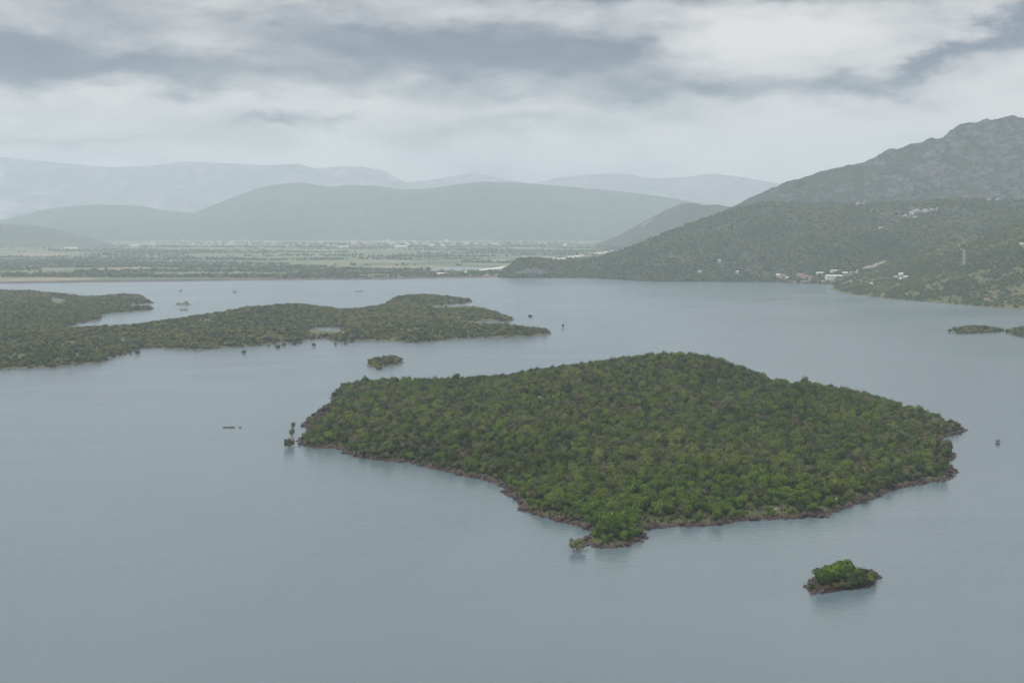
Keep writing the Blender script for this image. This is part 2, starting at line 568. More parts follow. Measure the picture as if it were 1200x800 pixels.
M['glass'] = plain_mat('boat glass', (0.05, 0.06, 0.07), 0.05, 1.0, 0.1, 0.5)

# ------------------------------------------------------------------ haze air
HB = (-12600.0, 12600.0, -2600.0, 15200.0, -19.5, 935.0)
hm = bpy.data.materials.new('haze air')
hm.use_nodes = True
ht = NT(hm.node_tree); ht.n.clear()
pv = ht.new('ShaderNodeVolumePrincipled')
pv.inputs['Color'].default_value = (0.73, 0.875, 1.0, 1)
pv.inputs['Density'].default_value = 0.000082
pv.inputs['Anisotropy'].default_value = 0.2
ho = ht.new('ShaderNodeOutputMaterial')
ht.l.new(pv.outputs[0], ho.inputs['Volume'])
a, b, c, d, e, f = HB
haze = mesh_obj('haze', [(a, c, e), (b, c, e), (b, d, e), (a, d, e), (a, c, f), (b, c, f), (b, d, f), (a, d, f)],
                [(3, 2, 1, 0), (4, 5, 6, 7), (0, 1, 5, 4), (1, 2, 6, 5), (2, 3, 7, 6), (3, 0, 4, 7)], hm)
tag(haze, 'pale grey blue haze hanging over the lake and plain', 'haze', None, 'stuff')

# ------------------------------------------------------------------ ground, lake, plain
g = mesh_obj('ground', [(-9000, -2300, -10), (9000, -2300, -10), (9000, 14900, -10), (-9000, 14900, -10)], [(0, 1, 2, 3)], M['dirt'])
tag(g, 'lake bed and valley floor under the water', 'ground', None, 'structure')
lake = mesh_obj('lake', [(-8800, -2200, 0), (8800, -2200, 0), (8800, 4600, 0), (-8800, 4600, 0)], [(0, 1, 2, 3)], M['water'])
tag(lake, 'wide calm grey blue lake with faint ripples', 'lake', None, 'structure')


def plain_z(x, y):
    y = np.asarray(y, float)
    return 2.2 + 38.0 * sstep(4500, 9800, y)


SHORE = [(-1400, 345), (-700, 339), (-300, 335), (0, 332), (150, 330), (300, 328.3), (450, 327), (595, 324.5), (700, 323), (900, 322), (1200, 320), (2000, 318)]
sh = np.array([tuple(on_water(*p))[:2] for p in SHORE])


def shore_y(x):
    return np.interp(x, sh[:, 0], sh[:, 1])


V, F = [], []
xs = np.linspace(-8600, 8600, 173)
tt = np.concatenate([[0, 0.004, 0.006], np.linspace(0.012, 1, 70) ** 1.3])
for j, t_ in enumerate(tt):
    for x in xs:
        ys_ = shore_y(x) + 10 * float(fbm(np.array([x]), np.array([0.0]), 160, 3, 5)[0])
        y = ys_ + t_ * (14800 - ys_)
        z = float(plain_z(x, y))
        if j == 0: y, z = ys_ - 6, -3.0
        if j == 1: y, z = ys_ + 6, 4.2
        if j == 2: y, z = ys_ + 14, 4.2
        if j == 3: y = ys_ + 26
        V.append((x, y, z))
nx = len(xs)
for j in range(len(tt) - 1):
    for i in range(nx - 1):
        k = j * nx + i
        F.append((k, k + 1, k + nx + 1, k + nx))
plain = mesh_obj('plain', V, F, M['plain'], smooth=False)
plain.data.materials.append(M['bank'])
plain.data.polygons.foreach_set('material_index', [1 if i < 3 * (nx - 1) else 0 for i in range(len(F))])
tag(plain, 'flat green farmland plain beyond the lake', 'plain', None, 'structure')
PV, PF = V, F


# ------------------------------------------------------------------ hills and mountains as lofts between foot and ridge lines
class Loft:
    def __init__(self, name, foot, ridge, mat, label, nu=220, nv=90, back=0.6, amp=20.0, nscale=300.0, power=1.0,
                 seed=3, gully=0.0, xr=None, cat='hill', ridge_amp=0.25, fine=0.0):
        """foot: (px, py) on the water or (px, py, Y); ridge: (px, py, Y)"""
        fx = [p[0] for p in foot]
        fp = [on_water(*p) if len(p) == 2 else at_depth(*p) for p in foot]
        rx = [p[0] for p in ridge]
        rp = [at_depth(*p) for p in ridge]
        x0, x1 = xr or (min(fx[0], rx[0]), max(fx[-1], rx[-1]))
        u = np.linspace(x0, x1, nu)
        Fp = np.stack([np.interp(u, fx, [p[k] for p in fp]) for k in range(3)], 1)
        Rp = np.stack([np.interp(u, rx, [p[k] for p in rp]) for k in range(3)], 1)
        nb = int(nv * back)
        vv = np.concatenate([np.linspace(-0.04, 1, nv), 1 + np.linspace(0, 0.9, nb + 1)[1:]])
        P = np.zeros((len(vv), nu, 3))
        for j, v in enumerate(vv):
            xy = Fp[:, :2] + (Rp[:, :2] - Fp[:, :2]) * v
            prof = max(v, 0) ** power if v <= 1 else 1 - (v - 1) ** 1.4
            z = Fp[:, 2] + (Rp[:, 2] - Fp[:, 2]) * prof
            if v < 0: z = Fp[:, 2] - 8.0
            vb = min(max(v, 0), 1.6)
            env = min(1.0, vb * 5) * (1.0 if vb < 0.75 else max(ridge_amp, 1.0 - (vb - 0.75) / 0.25 * (1 - ridge_amp)) if vb <= 1 else ridge_amp)
            n = amp * fbm(xy[:, 0], xy[:, 1], nscale, 5, seed)
            if gully:
                n = n + gully * (ridged(xy[:, 0], xy[:, 1], nscale * 0.8, 5, seed + 20) - 0.6)
            if fine:
                n = n + fine * fbm(xy[:, 0], xy[:, 1], nscale * 0.12, 3, seed + 33) / max(env, 0.4)
            scale = np.clip((Rp[:, 2] - Fp[:, 2]) / max((Rp[:, 2] - Fp[:, 2]).max(), 1), 0.12, 1)
            P[j, :, :2] = xy
            P[j, :, 2] = z + n * env * scale
        V = P.reshape(-1, 3)
        idx = np.arange(len(vv) * nu).reshape(len(vv), nu)
        Fq = np.stack([idx[:-1, :-1], idx[:-1, 1:], idx[1:, 1:], idx[1:, :-1]], -1).reshape(-1, 4)
        self.V = V; self.F = Fq; self.P = P; self.nv = nv
        self.ob = mesh_obj(name, V.tolist(), Fq.tolist(), mat, smooth=True)
        tag(self.ob, label, cat, None, 'structure')
        self.bvh = BVHTree.FromPolygons([Vector(v) for v in V], [tuple(q) for q in Fq])

    def hit(self, px, py):
        d = ray_dir(px, py).normalized()
        loc, nor, i, dist = self.bvh.ray_cast(Vector((0, 0, CAM_H)), d)
        return loc, nor

    def down(self, x, y):
        loc, nor, i, dist = self.bvh.ray_cast(Vector((x, y, 2000)), Vector((0, 0, -1)))
        return loc


hill = Loft('hill',
            [(585, 325.5), (600, 326), (680, 325.6), (720, 327.5), (760, 329.6), (830, 330), (900, 330.5), (945, 332), (1000, 334), (1200, 336), (1500, 338)],
            [(585, 319, 3850), (597, 311, 3860), (606, 303.5, 3880), (622, 302, 3900), (640, 304, 3950), (660, 305, 3980), (690, 304, 4000), (715, 298, 4010), (745, 288, 4050), (775, 275, 4100),
             (800, 264, 4150), (830, 254, 4180), (850, 247, 4200), (870, 241, 4200), (900, 237, 4200), (950, 239, 4150), (1000, 240, 4100),
             (1050, 237, 4050), (1100, 234, 4000), (1150, 233, 3950), (1200, 232, 3900), (1500, 228, 3800)],
            M['hill'], 'green wooded hill rising behind the lakeside village', 330, 130, 0.5, 34, 330, 0.85, 3, 44, ridge_amp=0.12, fine=4)
spur = Loft('hill',
            [(962, 336), (975, 339), (990, 344), (1020, 348), (1060, 351.5), (1100, 355), (1150, 359), (1200, 362.5), (1400, 376)],
            [(962, 335, 3330), (975, 333.5, 3330), (990, 328, 3320), (1010, 321, 3300), (1030, 313, 3300), (1060, 303, 3280), (1090, 291, 3250), (1120, 281, 3220), (1160, 270, 3180), (1200, 262, 3100), (1400, 235, 2900)],
            M['hill_spur'], 'pale olive scrub spur running down to the lake', 220, 90, 0.5, 20, 170, 0.9, 11, 24, ridge_amp=0.2, fine=3)
mount = Loft('mountain',
             [(780, 300, 4450), (900, 290, 4400), (1200, 285, 4380), (1600, 280, 4350)],
             [(780, 285, 4850), (840, 250, 4850), (862, 241, 4850), (880, 232, 4850), (905, 221, 4850), (930, 212, 4850), (960, 204, 4900), (990, 196, 4900), (1012, 192, 4900),
              (1030, 181, 4900), (1045, 175.5, 4900), (1060, 174, 4900), (1078, 170, 4900), (1088, 166, 4900), (1105, 162, 4900), (1120, 152, 4900),
              (1145, 146, 4900), (1165, 141, 4900), (1182, 137.5, 4900), (1192, 140, 4900), (1205, 141, 4900), (1240, 150, 4900), (1400, 165, 4900), (1600, 190, 4900)],
             M['mountain'], 'tall bare rocky grey mountain behind the green hill', 420, 170, 0.5, 60, 330, 0.8, 21, 140, cat='mountain', ridge_amp=0.26, fine=26)
knob = Loft('hill',
            [(700, 288, 6900), (760, 288, 6800), (850, 285, 6600), (1000, 285, 6500)],
            [(700, 285, 7100), (722, 277, 7100), (740, 268, 7100), (760, 257, 7100), (780, 246, 7100), (797, 239.5, 7100), (812, 238, 7100), (825, 241.5, 7100), (840, 240, 7100),
             (855, 243, 7100), (900, 245, 7100), (1000, 246, 7100)],
            M['mountain'], 'lone hazy conical hill with pale quarry scar', 140, 60, 0.5, 30, 400, 0.9, 31, 20, ridge_amp=0.15, fine=4)
Loft('mountain',
     [(-700, 283, 9700), (0, 283, 9700), (450, 283, 9700), (900, 282, 9700), (1500, 282, 9700)],
     [(-700, 245, 11000), (-300, 262, 11000), (-80, 264, 11000), (0, 258, 11000), (50, 246, 11000), (90, 241, 11000), (115, 239.5, 11000), (165, 241, 11000), (195, 246, 11000), (225, 250, 11000), (250, 240, 11000),
      (275, 230, 11000), (300, 221, 11000), (325, 215, 11000), (355, 213, 11000), (385, 219, 11000), (410, 217, 11000), (440, 218, 11000), (470, 222, 11000), (500, 222, 11000), (530, 218, 11000), (560, 214, 11000),
      (600, 214, 11000), (640, 217, 11000), (690, 221, 11000), (730, 224, 11000), (770, 229, 11000), (820, 238, 11000), (900, 248, 11000), (1500, 240, 11000)],
     M['mountain_far'], 'long blue hazy ridge rising directly behind the town', 300, 60, 0.4, 70, 1100, 0.8, 41, 70, cat='mountain', ridge_amp=0.12)
Loft('mountain',
     [(-700, 275, 12700), (600, 275, 12700), (1600, 275, 12700)],
     [(-700, 205, 13500), (-200, 190, 13500), (-60, 182, 13500), (0, 184, 13500), (60, 190, 13500), (130, 196, 13500), (180, 194, 13500), (215, 189, 13500), (260, 191, 13500), (310, 193, 13500), (350, 192, 13500), (372, 198, 13500),
      (395, 195, 13500), (425, 195, 13500), (450, 200, 13500), (475, 214, 13500), (510, 210, 13500), (555, 202, 13500), (590, 210, 13500), (625, 215, 13500), (650, 209, 13500), (690, 204, 13500),
      (730, 203, 13500), (765, 209, 13500), (800, 208, 13500), (835, 203, 13500), (870, 208, 13500), (910, 215, 13500), (960, 222, 13500), (1600, 205, 13500)],
     M['mountain_veiled'], 'faint farthest mountain range fading into the cloud', 300, 50, 0.4, 80, 1500, 0.8, 51, 60, cat='mountain', ridge_amp=0.10)
Loft('hill',
     [(-500, 291, 7500), (0, 291, 7500), (160, 291, 7500)],
     [(-500, 255, 8000), (-150, 259, 8000), (0, 262, 8000), (40, 264, 8000), (75, 270, 8000), (110, 280, 8000), (135, 287, 8000), (160, 290, 8000)],
     M['mountain_far'], 'low hazy hill at the left end of the plain', 90, 40, 0.5, 20, 600, 0.9, 61, 15, ridge_amp=0.05)

# ------------------------------------------------------------------ islands
main = Land('island', [
    (390, 467), (402, 468.5), (392, 474), (383, 480), (370, 485), (365, 492.5), (349, 498.5), (362, 501), (364, 505), (357, 512), (348, 517), (356, 521),
    (366, 525), (384.5, 526), (401, 527), (406, 532), (425, 537), (440, 539.5), (460, 541), (483, 542), (497, 547), (527, 553.5), (553, 560), (587, 570),
    (597, 580), (607, 593), (620, 601.5), (645, 607.5), (662, 613), (678, 617.5), (691, 622), (688, 633), (695, 641), (718, 642.5), (737, 638), (752, 632), (759, 627),
    (756, 622), (764, 619), (778, 617.5), (792, 616), (820, 616), (866, 611.5), (914, 607.5), (966, 605), (979, 598), (1014, 586), (1040, 578), (1066, 571),
    (1090, 565), (1109, 560), (1118, 553), (1108, 544), (1122, 532), (1104, 524), (1101, 514), (1126, 509), (1133, 503.5), (1112, 500), (1095, 493),
    (1060, 480), (1010, 466), (960, 456), (915, 454), (890, 444), (850, 436), (780, 437), (700, 439), (620, 444), (560, 450), (470, 452), (420, 452), (398, 456)],
    [(425, 450, 1185), (500, 451, 1130), (560, 450, 1120), (600, 441, 1100), (650, 435, 1090), (690, 430, 1100), (720, 426, 1110), (767, 429, 1110), (801, 423.5, 1130), (827, 416, 1150),
     (862, 428, 1150), (879, 442, 1150), (897, 456.5, 1120), (923, 459, 1080), (953, 455, 1060), (983, 458, 1040), (1018, 467, 1010), (1053, 482, 970), (1087, 491, 940), (1113, 497, 930),
     (640, 462, 990), (560, 475, 985), (480, 475, 1010), (700, 470, 970), (800, 470, 975), (900, 490, 930), (1000, 500, 890), (1050, 520, 850),
     (640, 520, 830), (740, 530, 815), (850, 535, 805), (950, 545, 780), (720, 585, 700), (800, 580, 705), (900, 575, 715), (500, 510, 900), (430, 500, 940),
     (716, 620, 625), (722, 627, 612), (735, 605, 655), (775, 603, 655)],
    2.5, M['island'], warp=4.5, warp_scale=20, bank=1.8, bank_w=4.5, rough=1.3, label='large wooded island with reddish rocky shore in the lake', cat='island', seed=3, ramp=26, peak_drop=8.5, roll=7.0, roll_scale=95.0)

islet = Land('islet', [(943.5, 688), (949, 693), (956, 696), (972, 694), (990, 690.5), (1005, 689.5), (1014, 688), (1021, 685), (1028, 681), (1033, 675.5), (1026, 671), (1010, 668), (985, 667), (962, 672), (950, 680)],
             [(985, 676, 541), (1000, 675.5, 541), (968, 683, 536), (1015, 678, 537), (955, 689, 530)],
             0.5, M['island'], warp=1.2, warp_scale=4.0, bank=0.9, bank_w=1.2, rough=0.5, label='tiny rocky islet tufted with green bushes', cat='islet', seed=8, ramp=4)

left = Land('island', [
    (-260, 452), (-120, 440), (0, 433), (17, 432), (57, 431), (93, 427), (119, 425), (127, 421), (144, 416), (163, 411), (168, 408), (195, 408), (215, 410), (238, 410.5),
    (250, 408), (263, 407.5), (295, 406.5), (320, 403.5), (334, 401.5), (352, 400.5), (372, 398), (388, 395.5), (391, 400), (405, 402.5), (431, 399), (469, 400.5), (500, 401.5), (523, 399), (548, 396.5), (589, 395.5), (624, 394.5), (651, 390.5),
    (637, 389), (605, 388.5), (583, 384), (560, 380), (545, 378.5), (560, 376.8), (590, 376.6), (603, 374.5), (590, 370), (565, 364), (530, 362), (510, 360), (525, 357), (545, 356),
    (556, 353.5), (545, 351), (515, 349), (485, 349), (465, 352), (440, 362), (400, 366), (375, 364), (345, 362), (320, 364), (297, 367.5), (263, 371), (235, 372.5), (210, 377), (181, 381.5), (136, 385.5), (85, 389),
    (81, 382.5), (100, 378), (119, 375), (123, 371.5), (116, 368.5), (150, 366), (177, 364), (176, 361.5), (150, 361), (131, 360), (150, 357), (179, 355.5), (168, 351.5), (172, 348.5), (160, 347.5), (127, 349.5), (105, 351), (88, 348), (65, 345.5), (37, 345), (0, 344), (-150, 343), (-300, 345)],
    [(342, 353, 2130), (326, 357.5, 2120), (361, 357.5, 2130), (377, 362, 2120), (312, 362, 2070), (297, 366, 2020), (263, 370, 2000), (235, 371.5, 1980), (485, 346, 2450), (510, 347, 2450), (462, 351, 2400), (440, 358, 2300), (540, 350.5, 2430),
     (530, 360, 2200), (565, 361.5, 2200), (590, 368, 2130), (399, 363.5, 2120), (431, 363.5, 2150), (520, 383, 1860), (580, 384, 1830), (460, 385, 1850), (620, 389, 1790), (300, 385, 1840), (200, 390, 1750), (120, 395, 1700), (60, 400, 1640), (0, 405, 1600),
     (60, 360, 2300), (20, 365, 2200), (0, 380, 1900), (150, 346.5, 2680), (65, 343.5, 2750), (20, 343, 2800), (88, 346.5, 2720), (150, 363, 2270)],
    5.0, M['island_far'], warp=9, warp_scale=40, bank=1.6, bank_w=7, rough=1.2, label='long low scrub covered island with inlets and spits', cat='island', seed=17, ramp=30, roll=7.0, roll_scale=90.0, peak_drop=1.5,
    holes=[[(362, 386), (372, 383.5), (392, 384), (405, 386.5), (395, 389), (375, 388.5)], [(60, 349.5), (72, 349.5), (76, 354.5), (70, 355)]], under=-2.0)

cay = Land('islet', [(429, 428.5), (440, 430.5), (455, 429), (468, 426.5), (474, 424.5), (465, 421.5), (448, 421.5), (434, 424)],
           [(440, 424.5, 1390), (460, 421.5, 1400)], 1.5, M['island_far'], warp=3, warp_scale=12, bank=1.2, bank_w=3, rough=0.8, label='small low bushy islet between the two wooded islands', cat='islet', seed=23, ramp=8)
r1 = Land('islet', [(1110, 389), (1122, 391.2), (1134, 391.5), (1155, 390.2), (1170, 389.5), (1178, 388), (1165, 386), (1140, 385), (1120, 387)],
          [(1147, 384, 1850), (1132, 385, 1840), (1160, 386, 1840)], 2.5, M['island_far'], warp=4, warp_scale=16, bank=1.2, bank_w=4, rough=0.8, label='thin bushy islet off the scrub spur', cat='islet', seed=29, ramp=10)
r2 = Land('islet', [(1179, 389.5), (1188, 393.5), (1200, 396), (1225, 397), (1250, 393), (1230, 386), (1200, 385.5)],
          [(1200, 386, 1780), (1220, 385, 1780)], 2.5, M['island_far'], warp=4, warp_scale=16, bank=1.2, bank_w=4, rough=0.8, label='bushy islet cut by the picture edge beside the thin islet', cat='islet', seed=31, ramp=10)
r2.ob['label'] = 'rounder bushy islet just beyond the thin islet off the spur'
skerries = []
for (px, py, wpx, hpx, lab) in [
        (214, 357, 22, 2.0, 'low skerry with bushes beyond the scrub island inlet'),
        (215, 363.6, 12, 1.5, 'short dark skerry closer to the scrub island inlet'),
        (211, 341.5, 6, 1.0, 'tiny far skerry near the embanked shore'),
        (275, 342.6, 8, 1.2, 'tiny double skerry standing alone in open far water'),
        (421, 341.8, 13, 1.0, 'flat far skerry in front of the plain'),
        (622, 371.5, 7, 1.2, 'tiny skerry off the middle tongue of the scrub island')]:
    c0 = on_water(px, py)
    k = FPX / c0.y
    rx, ry = wpx / 2 / k, max(4.0, wpx / 4 / k)
    out = [np.array([c0.x + rx * math.cos(t) * random.uniform(.8, 1.1), c0.y + ry * math.sin(t) * random.uniform(.7, 1.1)]) for t in np.linspace(0, 2 * math.pi, 11)[:-1]]
    s = Land('islet', out, [], max(1.2, rx / 10), M['island_far'], warp=rx * .12, warp_scale=rx * .6, bank=hpx / k * .6, bank_w=3, rough=.6, label=lab, cat='islet', seed=int(px), ramp=5)
    skerries.append((s, rx))


# ------------------------------------------------------------------ vegetation prototypes
def ico(sub):
    bm = bmesh.new()
    bmesh.ops.create_icosphere(bm, subdivisions=sub, radius=1.0)
    v = np.array([x.co[:] for x in bm.verts]); f = [tuple(y.index for y in x.verts) for x in bm.faces]
    bm.free()
    return v, f


ICO1, ICO2 = ico(1), ico(2)


def crown_mesh(name, mat, rad, height, base, lobes, leaves, leaf, seed, flat=0.8, core=1, upright=0.0, lob=(.36, .54), spread=(.40, .66), mid=True):
    """lumpy crown: lobes of leaf cards over irregular cores; local origin at the tree foot"""
    rg = np.random.default_rng(seed)
    V, F = [], []
    iv, iff = ICO1 if core == 1 else ICO2
    for k in range(lobes):
        if k == 0 and mid:
            c = np.array([0, 0, base + (height - base) * 0.42]); r = rad * 0.80
        else:
            th = 2 * math.pi * (k + rg.uniform(-.3, .3)) / (lobes - 1) if mid else k * 2.4 + rg.uniform(-.3, .3)
            rr = rad * rg.uniform(*spread)
            c = np.array([rr * math.cos(th), rr * math.sin(th), base + (height - base) * rg.uniform(0.25, 0.72)])
            r = rad * rg.uniform(*lob)
        rz = min(r * flat, (height - c[2]) * rg.uniform(.85, 1.05)) if (k or not mid) else (height - c[2])
        off = len(V)
        j = 1 + rg.uniform(-.22, .12, len(iv))
        for q, jj in zip(iv, j):
            V.append(c + q * np.array([r, r, rz]) * 0.82 * jj)
        F += [tuple(off + i for i in f_) for f_ in iff]
        for i in range(leaves):
            d = rg.normal(size=3); d /= np.linalg.norm(d)
            if d[2] < -0.35: d[2] = -d[2]
            p = c + d * np.array([r, r, rz]) * rg.uniform(0.84, 1.10)
            n = d + rg.normal(size=3) * 0.22; n[2] += upright; n /= np.linalg.norm(n)
            t = np.cross(n, rg.normal(size=3)); t /= np.linalg.norm(t); b_ = np.cross(n, t)
            s1, s2 = leaf * rg.uniform(.6, 1.25), leaf * rg.uniform(.45, .9)
            o = len(V)
            V += [p - t * s1, p - b_ * s2 * rg.uniform(.6, 1), p + t * s1, p + b_ * s2 + n * leaf * .25]
            F.append((o, o + 1, o + 2, o + 3))
    me = bpy.data.meshes.new(name)
    me.from_pydata([tuple(v) for v in V], [], F)
    me.materials.append(mat)
    me.update()
    return me


def tube(V, F, p0, p1, r0, r1, n=6):
    p0, p1 = Vector(p0), Vector(p1)
    d = (p1 - p0).normalized()
    a_ = d.cross(Vector((0.3, 0.9, 0.2))).normalized(); b_ = d.cross(a_)
    o = len(V)
    for p, r in ((p0, r0), (p1, r1)):
        for i in range(n):
            t = 2 * math.pi * i / n
            V.append(tuple(p + a_ * r * math.cos(t) + b_ * r * math.sin(t)))
    for i in range(n):
        F.append((o + i, o + (i + 1) % n, o + n + (i + 1) % n, o + n + i))
    F.append(tuple(o + n + i for i in range(n)))
    F.append(tuple(o + i for i in reversed(range(n))))


def trunk_mesh(name, h, r, seed, limbs=4, spread=1.3):
    rg = random.Random(seed)
    V, F = [], []
    tube(V, F, (0, 0, -0.8), (rg.uniform(-.15, .15), rg.uniform(-.15, .15), h * .45), r, r * .75)
    for k in range(limbs):
        th = 2 * math.pi * k / limbs + rg.uniform(-.4, .4)
        tube(V, F, (0, 0, h * .38), (spread * math.cos(th), spread * math.sin(th), h * rg.uniform(.75, 1)), r * .6, r * .2, 5)
    me = bpy.data.meshes.new(name)
    me.from_pydata(V, [], F)
    me.materials.append(M['bark'])
    me.update()
    return me


TRUNKS = [trunk_mesh('trunk', 3.4, .16, 1), trunk_mesh('trunk', 3.0, .14, 2, 5, 1.6), trunk_mesh('trunk', 4.0, .2, 3)]
CROWNS = [
    crown_mesh('crown', M['leaf_green'], 2.7, 4.9, 0.5, 8, 70, 0.40, 1),
    crown_mesh('crown', M['leaf_green'], 3.1, 4.3, 0.3, 9, 70, 0.42, 2),
    crown_mesh('crown', M['leaf_green'], 2.3, 5.6, 0.5, 7, 75, 0.38, 3, 1.0),
    crown_mesh('crown', M['leaf_bright'], 2.8, 4.8, 0.3, 8, 75, 0.40, 4),
    crown_mesh('crown', M['leaf_olive'], 2.6, 4.5, 0.4, 8, 70, 0.38, 5),
    crown_mesh('crown', M['leaf_dark'], 2.5, 5.0, 0.2, 8, 75, 0.38, 6, 1.0),
    crown_mesh('crown', M['leaf_brown'], 2.3, 3.8, 0.4, 7, 60, 0.34, 7),
]
KIND_W = np.array([0.33, 0.28, 0.16, 0.08, 0.07, 0.08, 0.0]); KIND_W /= KIND_W.sum()
MID = [crown_mesh('mid_crown', M['leaf_far'], 3.0, 4.6, 0.2, 5, 34, 0.62, 11), crown_mesh('mid_crown', M['leaf_scrub'], 3.4, 4.0, 0.1, 5, 34, 0.62, 12),
       crown_mesh('mid_crown', M['leaf_scrub'], 2.8, 4.0, 0.1, 5, 34, 0.58, 13), crown_mesh('mid_crown', M['leaf_dark'], 2.6, 4.8, 0.1, 5, 34, 0.58, 14, 1.0)]
FAR = [crown_mesh('far_crown', M['leaf_far'], 4.0, 5.6, 0.0, 4, 16, 1.0, 21), crown_mesh('far_crown', M['leaf_far'], 4.6, 5.0, 0.0, 4, 16, 1.0, 22),
       crown_mesh('far_crown', M['leaf_dark'], 3.6, 6.0, 0.0, 4, 16, 1.0, 23), crown_mesh('far_crown', M['leaf_scrub'], 4.2, 4.6, 0.0, 4, 16, 1.0, 24)]


def rock_mesh(name, mat, seed, flat=0.6):
    rg = np.random.default_rng(seed)
    v, f = ICO2
    off = rg.uniform(0, 50, 3)
    n = fbm(v[:, 0] * 2 + off[0] + v[:, 2], v[:, 1] * 2 + off[1] - v[:, 2], 1.0, 3, seed)
    pl = rg.normal(size=(7, 3)); pl /= np.linalg.norm(pl, axis=1)[:, None]
    r = 1 + 0.25 * n
    for p in pl:                                    # chop facets
        dd = v @ p
        r = np.where(dd > 0.05, np.minimum(r, rg.uniform(.62, .85) / np.maximum(dd, .05)), r)
    q = v * r[:, None] * np.array([1.0, rg.uniform(.65, .95), flat])
    me = bpy.data.meshes.new(name)
    me.from_pydata([tuple(x) for x in q], [], f)
    me.materials.append(mat)
    me.update()
    return me


ROCKS = [rock_mesh('rock', M['rock'], 100 + i, .5 + .08 * i) for i in range(5)]
OUTCROPS = [rock_mesh('outcrop', M['rock_grey'], 200 + i, .6 + .1 * i) for i in range(3)]


# ------------------------------------------------------------------ geometry-node scatter for the uncountable rest
def scatter(name, pts, rots, scls, idx, meshes, label, cat, parent=None):
    me = bpy.data.meshes.new(name)
    me.vertices.add(len(pts))
    me.vertices.foreach_set('co', np.asarray(pts, np.float32).ravel())
    for nm, ty, arr, key in (('rot', 'FLOAT_VECTOR', rots, 'vector'), ('scl', 'FLOAT_VECTOR', scls, 'vector'), ('pick', 'INT', idx, 'value')):
        at = me.attributes.new(nm, ty, 'POINT')
        at.data.foreach_set(key, np.asarray(arr, np.int32 if ty == 'INT' else np.float32).ravel())
    for mm in meshes:
        for q in mm.materials:
            if q.name not in me.materials: me.materials.append(q)
    ob = link(name, me, parent)
    ng = bpy.data.node_groups.new(name, 'GeometryNodeTree')
    ng.interface.new_socket('Geometry', in_out='INPUT', socket_type='NodeSocketGeometry')
    ng.interface.new_socket('Geometry', in_out='OUTPUT', socket_type='NodeSocketGeometry')
    gi = ng.nodes.new('NodeGroupInput'); go = ng.nodes.new('NodeGroupOutput')
    iop = ng.nodes.new('GeometryNodeInstanceOnPoints')
    join = ng.nodes.new('GeometryNodeJoinGeometry')
    for mm in meshes:
        po = bpy.data.objects.new(mm.name + '_source', mm)
        oi = ng.nodes.new('GeometryNodeObjectInfo')
        oi.inputs['Object'].default_value = po
        oi.inputs['As Instance'].default_value = True
        ng.links.new(oi.outputs['Geometry'], join.inputs[0])
    ng.links.new(gi.outputs[0], iop.inputs['Points'])
    ng.links.new(join.outputs[0], iop.inputs['Instance'])
    iop.inputs['Pick Instance'].default_value = True
    for nm, ty, sock in (('pick', 'INT', 'Instance Index'), ('rot', 'FLOAT_VECTOR', 'Rotation'), ('scl', 'FLOAT_VECTOR', 'Scale')):
        na = ng.nodes.new('GeometryNodeInputNamedAttribute')
        na.data_type = ty
        na.inputs['Name'].default_value = nm
        ng.links.new([o for o in na.outputs if o.enabled and o.name == 'Attribute'][0], iop.inputs[sock])
    ng.links.new(iop.outputs[0], go.inputs[0])
    md = ob.modifiers.new('scatter', 'NODES')
    md.node_group = ng
    tag(ob, label, cat if parent is None else None, None, 'stuff')
    return ob


def rand_rs(rg, n, lo, hi, squash=0.2, tiltmax=0.08):
    rots = np.stack([rg.uniform(-tiltmax, tiltmax, n), rg.uniform(-tiltmax, tiltmax, n), rg.uniform(0, 6.28, n)], 1)
    s = rg.uniform(lo, hi, n)
    scl = np.stack([s * rg.uniform(1 - squash, 1 + squash, n), s * rg.uniform(1 - squash, 1 + squash, n), s * rg.uniform(1 - squash, 1 + squash, n)], 1)
    return rots, scl


# ------------------------------------------------------------------ trees of the large island
def make_tree(loc, ci, rz, sc, label, group, name='tree', cat='tree', ti=None, crown=None):
    e_ = empty(name, loc, rz)
    e_.scale = sc if not isinstance(sc, float) else (sc,) * 3
    tag(e_, label, cat, group)
    link('trunk', TRUNKS[(ci if ti is None else ti) % 3], e_)
    link('crown', crown or CROWNS[ci], e_)
    return e_


rg = np.random.default_rng(5)
X, Y = main.scatter(4.9, rg)
sdv = main.shore(X, Y)
zz = main.z(X, Y)
keep = sdv > np.where(X < 60, 2.0, 3.2) + 3.0 * fbm(X, Y, 16, 3, 77)
keep &= zz > 1.0
gap = fbm(X, Y, 22, 3, 91)
keep &= ~((gap > 0.60) & (rg.random(len(X)) < 0.6))


def px_of(x, y, z):
    cp, sp = math.cos(PITCH), math.sin(PITCH)
    dz = z - CAM_H
    fwd = y * cp - dz * sp
    up = y * sp + dz * cp
    return 600 + FPX * x / fwd, 400 - FPX * up / fwd


